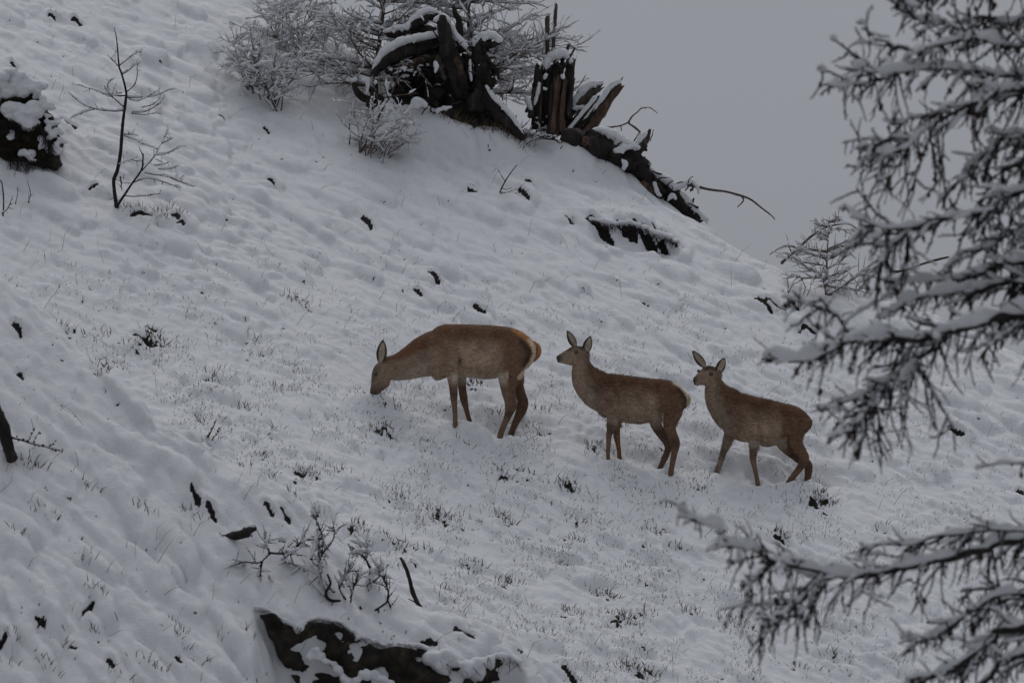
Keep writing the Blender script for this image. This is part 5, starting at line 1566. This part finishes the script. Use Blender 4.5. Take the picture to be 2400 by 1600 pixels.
def coat_colour(d, k, V):
    ox, oy, s = ZOOM[k]
    px, py = proj(V)
    X, Yv = (px - ox) * s, (py - oy) * s
    tr = np.array(d['trunk'], float)
    top = np.interp(X, tr[:, 0], tr[:, 1]); bot = np.interp(X, tr[:, 0], tr[:, 2])
    v = (Yv - top) / (bot - top)
    L0, L1 = tr[0, 0], tr[-1, 0]
    t = (X - L0) / (L1 - L0)
    dep = V[:, 1] - d['Y']
    n1 = .45 * fbm(V[:, 0] * 7 + k * 9, V[:, 2] * 7, 3)
    c = np.tile(np.array(COAT['back']), (len(V), 1))
    c = mixc(c, COAT['flank'], sstep(.10, .62, v + .25 * n1) * sstep(-.15, .15, t))
    c = mixc(c, np.array(COAT['back']) * 1.0, sstep(.62, .74, t + .06 * n1) * .85)
    c = mixc(c, np.array(COAT['back']) * 1.15, np.exp(-((t - .17) / .10) ** 2 - ((v - .55) / .3) ** 2) * .55)                      # haunch
    c = mixc(c, np.array(COAT['flank']) * 1.3, np.exp(-((t - .43) / .16) ** 2 - ((v - .64) / .22) ** 2) * .8)
    c = mixc(c, COAT['pale'], sstep(.88, .98, v) * (t > .22) * (t < .74) * .9)
    neck = sstep(.12, -.05, t)
    nk = np.array([q[0] for q in d['neck']], float)
    c = mixc(c, COAT['neck'], neck * .9)
    # throat side paler, nape darker and redder
    nt_ = np.interp(X, np.sort(nk[:, 0]), nk[np.argsort(nk[:, 0]), 1])
    if k == 0:
        vv = (Yv - nt_) / 150
    else:
        vv = -(X - np.interp(Yv, nk[:, 1], nk[:, 0])) / 110
    c = mixc(c, np.array(COAT['pale']) * .8, neck * sstep(.1, .9, vv + .3 * n1) * .6)
    c = mixc(c, np.array(COAT['back']) * (1.05, .9, .8), neck * sstep(-.25, -.8, vv) * .85)
    # legs
    below = Yv > np.maximum(bot, tr[:, 2].max() * 0 + bot) - 10
    lowest = tr[:, 2].max()
    leg = sstep(lowest - 30, lowest + 90, Yv) * (t > .05)
    c = mixc(c, COAT['leg'], leg * .9)
    for pts, rads, dy in d['legs']:
        kn = pts[-5] if len(pts) > 9 else pts[3]
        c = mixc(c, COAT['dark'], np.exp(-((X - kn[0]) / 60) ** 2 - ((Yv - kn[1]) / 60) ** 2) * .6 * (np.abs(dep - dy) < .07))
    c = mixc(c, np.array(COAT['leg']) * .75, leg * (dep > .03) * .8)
    # elbow fold behind the shoulder
    sh = d['legs'][0][0][1]
    # head
    hd = np.array([h[0] for h in d['head']], float)
    hdist = seg_dist(X, Yv, [tuple(p) for p in hd])
    hw = sstep(hd[0, 0] + 55, hd[0, 0] - 10, X) if k else sstep(640, 720, Yv) * sstep(430, 350, X)
    c = mixc(c, COAT['face'], hw * .8)
    nose = hd[-1]
    fw = np.array(d['head'][2][1], float); fw /= np.linalg.norm(fw)
    rel = (X - hd[2, 0]) * fw[0] + (Yv - hd[2, 1]) * fw[1]
    c = mixc(c, np.array(COAT['flank']) * .85, hw * sstep(10, -70, rel) * .8)                            # cheek
    c = mixc(c, COAT['dark'], np.exp(-(np.hypot(X - nose[0] + (3 if k else 0), Yv - nose[1] + 8) / (34 if k else 42)) ** 2) * .95)
    ch = d['head'][-2][0]
    if k:
        c = mixc(c, COAT['pale'], np.exp(-((X - ch[0] - 16) / 26) ** 2 - ((Yv - ch[1] - 32) / 10) ** 2) * .8)
        c = mixc(c, np.array(COAT['dark']) * 1.4, hw * sstep(30, 75, rel) * .8)
        c = mixc(c, np.array(COAT['dark']) * 1.5, hw * sstep(hd[4, 0] + 12, hd[5, 0], X) * .5)
        c = mixc(c, np.array(COAT['dark']) * 1.7, hw * sstep(25, 60, rel) * sstep(hd[2, 0] + 60, hd[2, 0], X) * .5)
    for (e, ed) in d['eye']:
        rr = np.hypot((X - e[0]), (Yv - e[1]))
        c = mixc(c, np.array(COAT['pale']) * (.8, .7, .6), np.exp(-((rr - 34) / 12) ** 2) * .55 * hw)
        c = mixc(c, COAT['dark'], np.exp(-(rr / 19) ** 2) * .95 * hw)
    # rump
    if k == 0:
        c = mixc(c, np.array((.085, .052, .040)), hw * sstep(850, 965, Yv) * .85)
        c = mixc(c, np.array(COAT['dark']) * 1.8, hw * sstep(20, 80, rel) * .5)
        rp_ = [(1800, 250), (1880, 300), (1960, 380), (2010, 450), (2020, 520), (1990, 620), (1920, 720), (1850, 810)]
        wd = seg_dist(X, Yv, rp_)
        c = mixc(c, COAT['dark'], np.exp(-(seg_dist(X, Yv, [(1880, 400), (1945, 480), (1950, 560), (1910, 650)]) / 45) ** 2) * .75)
        c = mixc(c, COAT['orange'], sstep(55, 25, seg_dist(X, Yv, rp_[:4])) * .9)
        c = mixc(c, COAT['cream'], sstep(34, 14, seg_dist(X, Yv, rp_[2:])) * .95)
        c = mixc(c, COAT['dark'], np.exp(-(np.hypot((X - 1165) / 1.0, (Yv - 620) / 1.6) / 26) ** 2) * .9)
    elif k == 1:
        c = mixc(c, COAT['dark'], np.exp(-(seg_dist(X, Yv, [(1290, 700), (1345, 770), (1355, 840)]) / 32) ** 2) * .75)
        c = mixc(c, COAT['cream'], sstep(28, 12, seg_dist(X, Yv, [(1250, 628), (1310, 660), (1365, 730), (1388, 790), (1378, 840)])) * .9)
        c = mixc(c, np.array(COAT['orange']) * .5, sstep(.88, 1.0, v + .2 * n1) * (t > .25) * (t < .62) * .7)
        c = mixc(c, COAT['cream'], np.exp(-(np.hypot(X - 1070, Yv - 965) / 36) ** 2) * .45)
    else:
        c = mixc(c, np.array(COAT['orange']) * .6, np.exp(-(np.hypot((X - 935) / 1.6, Yv - 1075) / 28) ** 2) * .8)
        c = mixc(c, COAT['dark'], sstep(20, 8, seg_dist(X, Yv, [(900, 1085), (975, 1072)])) * .6)
    for line, wd, dp in MUSCLE[k]:  # shade of the muscle folds, darkened into the near-side coat colour
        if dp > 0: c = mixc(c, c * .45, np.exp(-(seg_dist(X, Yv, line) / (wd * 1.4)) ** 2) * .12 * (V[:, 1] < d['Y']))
    c *= (1 + .55 * n1 + .46 * fbm(V[:, 0] * 32 + k, V[:, 2] * 55, 2))[:, None]
    return np.clip(c, .01, 1)


def set_tint(me, col):
    a = me.color_attributes.new('tint', 'FLOAT_COLOR', 'POINT')
    rgba = np.concatenate([col, np.ones((len(col), 1))], 1).astype(np.float32)
    a.data.foreach_set('color', rgba.ravel())


for k, d in enumerate(DEER):
    ox, oy, s = ZOOM[k]
    Yd = d['Y']; mpp = Yd / F / s
    rs_ = np.random.RandomState(900 + k)
    root = thing('red_deer', d['label'] if False else d['label'], 'deer', feet_world[k].mean(0), 'three brown deer on the slope')

    def pt(p, dy=0.0):
        return unproj(ox + p[0] / s, oy + p[1] / s, Yd + dy)

    def vec(a):
        return np.array([a[0] * mpp, 0, -a[1] * mpp])
    mb = MB()
    tr = np.array(d['trunk'], float)
    xs = np.linspace(tr[0, 0], tr[-1, 0], 30)
    rings = []
    for x in xs:
        tp, bt, w = (np.interp(x, tr[:, 0], tr[:, j]) for j in (1, 2, 3))
        rings.append((pt((x, (tp + bt) / 2)), vec((0, -(bt - tp) / 2)), w))
    ring_loft(mb, rings, 26, .18)

    def chain(R, n, egg=0.0):
        R_ = [(np.r_[pt(c, dy), 0], vec((U[0] / 2, U[1] / 2)), w) for (c, U, w, dy) in R]
        C = resample([r[0][:3] for r in R_], n); Us = resample([r[1] for r in R_], n); ws = resample([[r[2], 0, 0] for r in R_], n)[:, 0]
        ring_loft(mb, list(zip(C, Us, ws)), 20, egg)
    chain(d['neck'], 16, .12)
    chain(d['head'], 16, -.05)
    for pts, rads, dy in d['legs']:
        n = len(pts) * 4
        # the upper leg is merged into the body, the lower leg stands under the hip
        dys = np.full(len(pts), dy)
        C = resample(px_path(pts, Yd, ox, oy, s, dy=dys), n)
        rr = np.interp(np.linspace(0, 1, n), np.linspace(0, 1, len(rads)), rads) * mpp * 1.03
        T_, A_, B_ = frames(C)
        out = []
        for i_ in range(n):
            tv = T_[i_]; U = np.array([-tv[2], 0, tv[0]]); U /= np.linalg.norm(U)
            f_ = i_ / (n - 1)
            w = rr[i_] * (0.62 if f_ < .35 else .80) if rr[i_] > .05 else max(rr[i_] * .88, .017)
            out.append((C[i_], U * rr[i_], min(w, .085)))
        ring_loft(mb, out, 14)
    V, Q, T = remeshed(mb, .0095, 4, .5)
    pxv, pyv = proj(V); X = (pxv - ox) * s; Yv = (pyv - oy) * s
    near = sstep(.02, -.06, V[:, 1] - Yd)
    for line, wd, dp in MUSCLE[k]:
        g_ = seg_dist(X, Yv, line)
        V[:, 1] += near * 1.1 * dp * np.exp(-(g_ / (1.5 * wd)) ** 2)
    # clumped winter coat
    n3 = fbm(V[:, 0] * 22 + 3 * k, V[:, 2] * 26 + V[:, 1] * 9, 2)
    tr_t = (X - tr[0, 0]) / (tr[-1, 0] - tr[0, 0])
    trunkish = sstep(tr[:, 2].max() + 40, tr[:, 2].max() - 60, Yv) * sstep(-.35, -.1, tr_t)
    V[:, 1] += near * n3 * (.006, .011, .013)[k] * trunkish
    V[:, 2] += n3 * (.002, .006, .007)[k] * trunkish
    body = MB(); body.add(V, Q if len(Q) else None, T if len(T) else None)
    bo_ = body.build('body', 'coat', root)
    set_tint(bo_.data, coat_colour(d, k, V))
    # fur: short hairs lying back along the coat
    nf = 34000
    Tr = np.vstack([Q[:, [0, 1, 2]], Q[:, [0, 2, 3]]] + ([T] if len(T) else []))
    a_, b_, c_ = V[Tr[:, 0]], V[Tr[:, 1]], V[Tr[:, 2]]
    Nn = np.cross(b_ - a_, c_ - a_); ar = np.linalg.norm(Nn, axis=1); Nn /= ar[:, None] + 1e-12
    pk = rs_.choice(len(Tr), nf, p=ar / ar.sum())
    r1, r2 = np.sqrt(rs_.rand(nf)), rs_.rand(nf)
    Pf = (1 - r1)[:, None] * a_[pk] + (r1 * (1 - r2))[:, None] * b_[pk] + (r1 * r2)[:, None] * c_[pk]
    Nf = Nn[pk]
    pxv, pyv = proj(Pf); X = (pxv - ox) * s; Yv = (pyv - oy) * s
    t = (X - tr[0, 0]) / (tr[-1, 0] - tr[0, 0])
    lowest = tr[:, 2].max()
    flow = np.stack([np.where(t > .1, .85, .35), rs_.normal(0, .15, nf), np.where(t > .1, -.35, -.8)], -1)
    isleg = (Yv > lowest + 20) & (t > .02)
    flow[isleg] = (0.1, 0, -1)
    ishead = (X < d['head'][0][0][0]) if k else (Yv > 640) & (X < 400)
    flow[ishead] = (.6, 0, .5) if k == 0 else (.9, 0, -.1)
    flow += rs_.normal(0, .22, flow.shape)
    flow -= Nf * np.sum(flow * Nf, 1, keepdims=True)
    flow /= np.linalg.norm(flow, axis=1, keepdims=True) + 1e-9
    ln = np.where(isleg | ishead, .008, .018 + (.010 if k else .003) * rs_.rand(nf)) * rs_.uniform(.6, 1.25, nf)
    ln = np.where((t < .55) & (Nf[:, 2] > -.2) & ~isleg & ~ishead & (k > 0), ln * 1.7, ln)
    lift = np.where(isleg | ishead, .18, .30 + (.12 if k else 0)) * rs_.uniform(.5, 1.3, nf)
    tip = Pf + (flow + Nf * lift[:, None]) * ln[:, None]
    sd = np.cross(flow, Nf); wv = (rs_.uniform(.0016, .0034, nf))[:, None] * sd
    base = Pf - Nf * .002
    Vf = np.stack([base - wv, base + wv, tip], 1).reshape(-1, 3)
    fm = MB(); fm.add(Vf, None, np.arange(nf * 3).reshape(-1, 3))
    fo = fm.build('fur', 'fur', root)
    cf = coat_colour(d, k, Pf) * rs_.uniform(.62, 1.42, nf)[:, None]
    set_tint(fo.data, np.repeat(np.clip(cf, .01, 1), 3, 0)); fo['kind'] = 'stuff'
    # eyes
    for (e, ed) in d['eye']:
        m_ = MB(); blob(m_, pt(e, ed + (.006 if k else 0)), (.018, .014, .0145), 2); m_.build('eye', 'eye', root)
    # nostril
    m_ = MB(); nn = d['head'][-1][0]; blob(m_, pt((nn[0] + 2, nn[1] - (8 if k else 0)), d['head'][-1][3] - .012), (.012, .012, .010), 2); m_.build('nose', 'eye', root)
    # ears: cupped leaves with a pale lined inside
    for (b0, tp, hw, dy, nrm) in d['ears']:
        A_, B_ = pt(b0, dy), pt(tp, dy * 1.6)
        ax = B_ - A_; Ln = np.linalg.norm(ax); ax /= Ln
        no = np.array([nrm[0], nrm[1], 0.0]); no -= ax * no.dot(ax); no /= np.linalg.norm(no)
        sdv = np.cross(ax, no)
        nu, nv = 13, 9
        outer, inner, co, ci = [], [], [], []
        for i_ in range(nu):
            f_ = i_ / (nu - 1)
            w = hw * mpp * 1.15 * (np.sin(np.pi * (f_ * .90 + .10)) ** .75 * (1.15 - .35 * f_)) + .002
            for j_ in range(nv):
                g_ = j_ / (nv - 1) * 2 - 1
                cup = .55 * w * (1 - g_ * g_)
                q_ = A_ + ax * Ln * f_ + sdv * w * g_ * (1 - .12 * (1 - f_)) - no * cup
                outer.append(q_); inner.append(q_ + no * .006 * (1 - .6 * abs(g_)))
                ee = abs(g_) > .7 or f_ > .88
                co.append(np.array(COAT['flank']) * (.62 if ee else .8))
                ci.append(np.array(COAT['dark']) * 1.3 if ee else np.array(COAT['pale']) * (rs_.uniform(.55, 1.05)))
        gi = np.arange(nu * nv).reshape(nu, nv)
        q0 = np.stack([gi[:-1, :-1], gi[1:, :-1], gi[1:, 1:], gi[:-1, 1:]], -1).reshape(-1, 4)
        rim = np.concatenate([gi[0], gi[1:, -1], gi[-1, -2::-1], gi[-2:0:-1, 0]])
        rm2 = np.roll(rim, -1); N_ = nu * nv
        qr = np.stack([rim, rim + N_, rm2 + N_, rm2], -1)
        m_ = MB(); m_.add(np.vstack([outer, inner]), np.vstack([q0, q0[:, ::-1] + N_, qr]))
        eo = m_.build('ear', 'fur', root)
        set_tint(eo.data, np.vstack([co, ci]))
    # tail
    m_ = MB(); Tq = resample(px_path(d['tail'], Yd, ox, oy, s), 14)
    tw_ = np.interp(np.linspace(0, 1, 14), np.linspace(0, 1, len(d['tailw'])), d['tailw']) * mpp
    tube(m_, Tq, tw_, 10, .9)
    to = m_.build('tail', 'fur', root)
    nvt = len(to.data.vertices)
    cc = np.tile(np.array(COAT['orange'] if k == 0 else np.array(COAT['cream']) * .8 if k == 1 else np.array(COAT['back'])), (nvt, 1)) * rs_.uniform(.7, 1.2, (nvt, 1))
    set_tint(to.data, cc)

# ------------------------------------------------------------------ grass and stalks poking through the snow


def blades(P, D, L, W, bend, col, mb_cols):
    """curved two-segment blades"""
    n = len(P)
    sd = np.cross(D, np.array([0, 1.0, 0])); sd /= np.linalg.norm(sd, axis=1, keepdims=True) + 1e-9
    mid = P + D * (L * .55)[:, None]
    D2 = D + bend
    D2 /= np.linalg.norm(D2, axis=1, keepdims=True)
    tip = mid + D2 * (L * .45)[:, None]
    w = W[:, None]
    V = np.stack([P - sd * w, P + sd * w, mid + sd * w * .8, mid - sd * w * .8, tip], 1).reshape(-1, 3)
    o = np.arange(n)[:, None] * 5
    Q = o + np.array([[0, 1, 2, 3]]); T = o + np.array([[3, 2, 4]])
    mb_cols[0].add(V, Q, T)
    mb_cols[1].append(np.repeat(col, 5, 0))


rg = np.random.RandomState(2024)
GM = [MB(), []]


def tufts(pxs, pys, nb, hmin, hmax, wid, spread, green=.6, upd=.35):
    p, ok = hit(pxs, pys, n=500)
    for q, k_ in zip(p, ok):
        if not k_: continue
        if np.min(np.linalg.norm(allf[:, :2] - q[:2], axis=1)) < .10: continue
        n = rg.randint(max(1, nb // 2), nb + 1)
        ang = math.radians(-25)
        dx = rg.normal(0, spread, n); dy_ = rg.normal(0, spread * .45, n) - dx * .25
        P = np.stack([q[0] + dx, q[1] + dy_, np.zeros(n)], -1)
        P[:, 2] = interp_Z(P[:, 0], P[:, 1]) - .015
        D = np.stack([rg.normal(.12, upd, n) + dx / (spread + 1e-6) * .18, rg.normal(-.1, .3, n), np.ones(n)], -1)
        D /= np.linalg.norm(D, axis=1, keepdims=True)
        L = rg.uniform(hmin, hmax, n)
        Wd = wid * rg.uniform(.6, 1.2, n)
        bend = np.stack([rg.normal(.15, .35, n), rg.normal(0, .2, n), rg.uniform(-.5, .1, n)], -1)
        g = rg.rand(n) < green
        col = np.where(g[:, None], np.array([[.030, .036, .016]]) * rg.uniform(.5, 1.7, (n, 1)), np.array([[.085, .062, .038]]) * rg.uniform(.4, 1.4, (n, 1)))
        blades(P, D, L, Wd, bend, col, GM)


# tussocks seen clearly
for x, y, n in CL:
    jx = rg.normal(0, 8, 2); jy = rg.normal(0, 4, 2)
    tufts([x + jx[0], x + jx[1]], [y + jy[0], y + jy[1]], int(n * .8), .03, .12, .0034, .065, .68, .42)
# scattered short blades across the grazed part of the slope, thinning upwards
n = 30000
sx_ = rg.uniform(-40, 2440, n); sy_ = rg.uniform(560, 1640, n)
den = sstep(520, 1150, sy_ + .10 * (1200 - sx_)) * (.35 + .65 * sstep(2300, 1500, sx_))
cl = perlin(sx_ / 130, sy_ / 80) + .5 * perlin(sx_ / 50, sy_ / 35)
keep = rg.rand(n) < den * .95 * sstep(-.35, .45, cl) ** 1.2
sx_, sy_ = sx_[keep], sy_[keep]
pk_, _o = hit(sx_, sy_, n=500)
keep = pk_[:, 1] > 71
tufts(sx_[keep], sy_[keep], 4, .018, .070, .0023, .05, .62, .6)
# near knoll: sparser, paler tufts
kx = np.array([190, 215, 330, 350, 440, 455, 80, 70, 100, 120, 230, 235, 60, 75, 430, 470, 100, 410, 420, 580, 30, 150, 340, 375, 520, 270, 200, 45, 640, 560, 230, 120, 20, 690])
ky = np.array([1140, 1150, 1190, 1195, 1205, 1215, 1100, 1095, 1215, 1210, 1390, 1380, 1095, 1100, 1520, 1560, 1560, 1480, 1470, 1480, 1490, 1530, 1560, 1580, 1500, 1590, 1320, 1250, 1120, 1090, 1500, 1580, 1560, 1160])
tufts(kx, ky, 9, .04, .12, .0036, .05, .45, .4)
tufts([h[0] + 4 for h in HOLES], [h[1] + h[3] * 1.3 for h in HOLES], 4, .02, .05, .0022, .04, .2, .6)
tufts(rg.uniform(290, 430, 40), rg.uniform(488, 512, 40), 6, .03, .10, .0024, .05, .1, .6)
sgx = rg.uniform(1030, 1240, 90); sgy = 262 + (sgx - 1030) * .30 + rg.uniform(-4, 22, 90)
tufts(sgx, sgy, 6, .06, .20, .0026, .05, .0, .6)
gme = GM[0].mesh('grass', (0, 0, 0), False)
gme.materials.append(M['grass'])
go = link(bpy.data.objects.new('grass', gme))
set_tint(gme, np.concatenate(GM[1]))
tag(go, 'short dark grass blades poking through the snow across the slope', 'grass', None, 'stuff')
# long thin dry stalks
GM = [MB(), []]
n = 700
sx_ = rg.uniform(-40, 2440, n); sy_ = rg.uniform(60, 1640, n)
p, ok = hit(sx_, sy_)
p = p[ok]
keep = np.array([np.min(np.linalg.norm(allf[:, :2] - q[:2], axis=1)) > .12 for q in p]); p = p[keep]
n = len(p); p[:, 2] -= .02
D = np.stack([rg.normal(.35, .45, n), rg.normal(0, .25, n), np.full(n, .9)], -1); D /= np.linalg.norm(D, axis=1, keepdims=True)
blades(p, D, rg.uniform(.06, .40, n) * rg.uniform(.4, 1, n), rg.uniform(.0011, .0022, n), np.stack([rg.normal(.35, .5, n), rg.normal(0, .2, n), rg.uniform(-.9, .1, n)], -1),
       np.where(rg.rand(n, 1) < .6, np.array([[.10, .066, .042]]), np.array([[.045, .034, .026]])) * rg.uniform(.6, 1.4, (n, 1)), GM)
sme = GM[0].mesh('dry_stalks', (0, 0, 0), False); sme.materials.append(M['grass'])
so_ = link(bpy.data.objects.new('dry_stalks', sme)); set_tint(sme, np.concatenate(GM[1]))
tag(so_, 'long thin dry grass stalks standing out of the snow', 'grass', None, 'stuff')
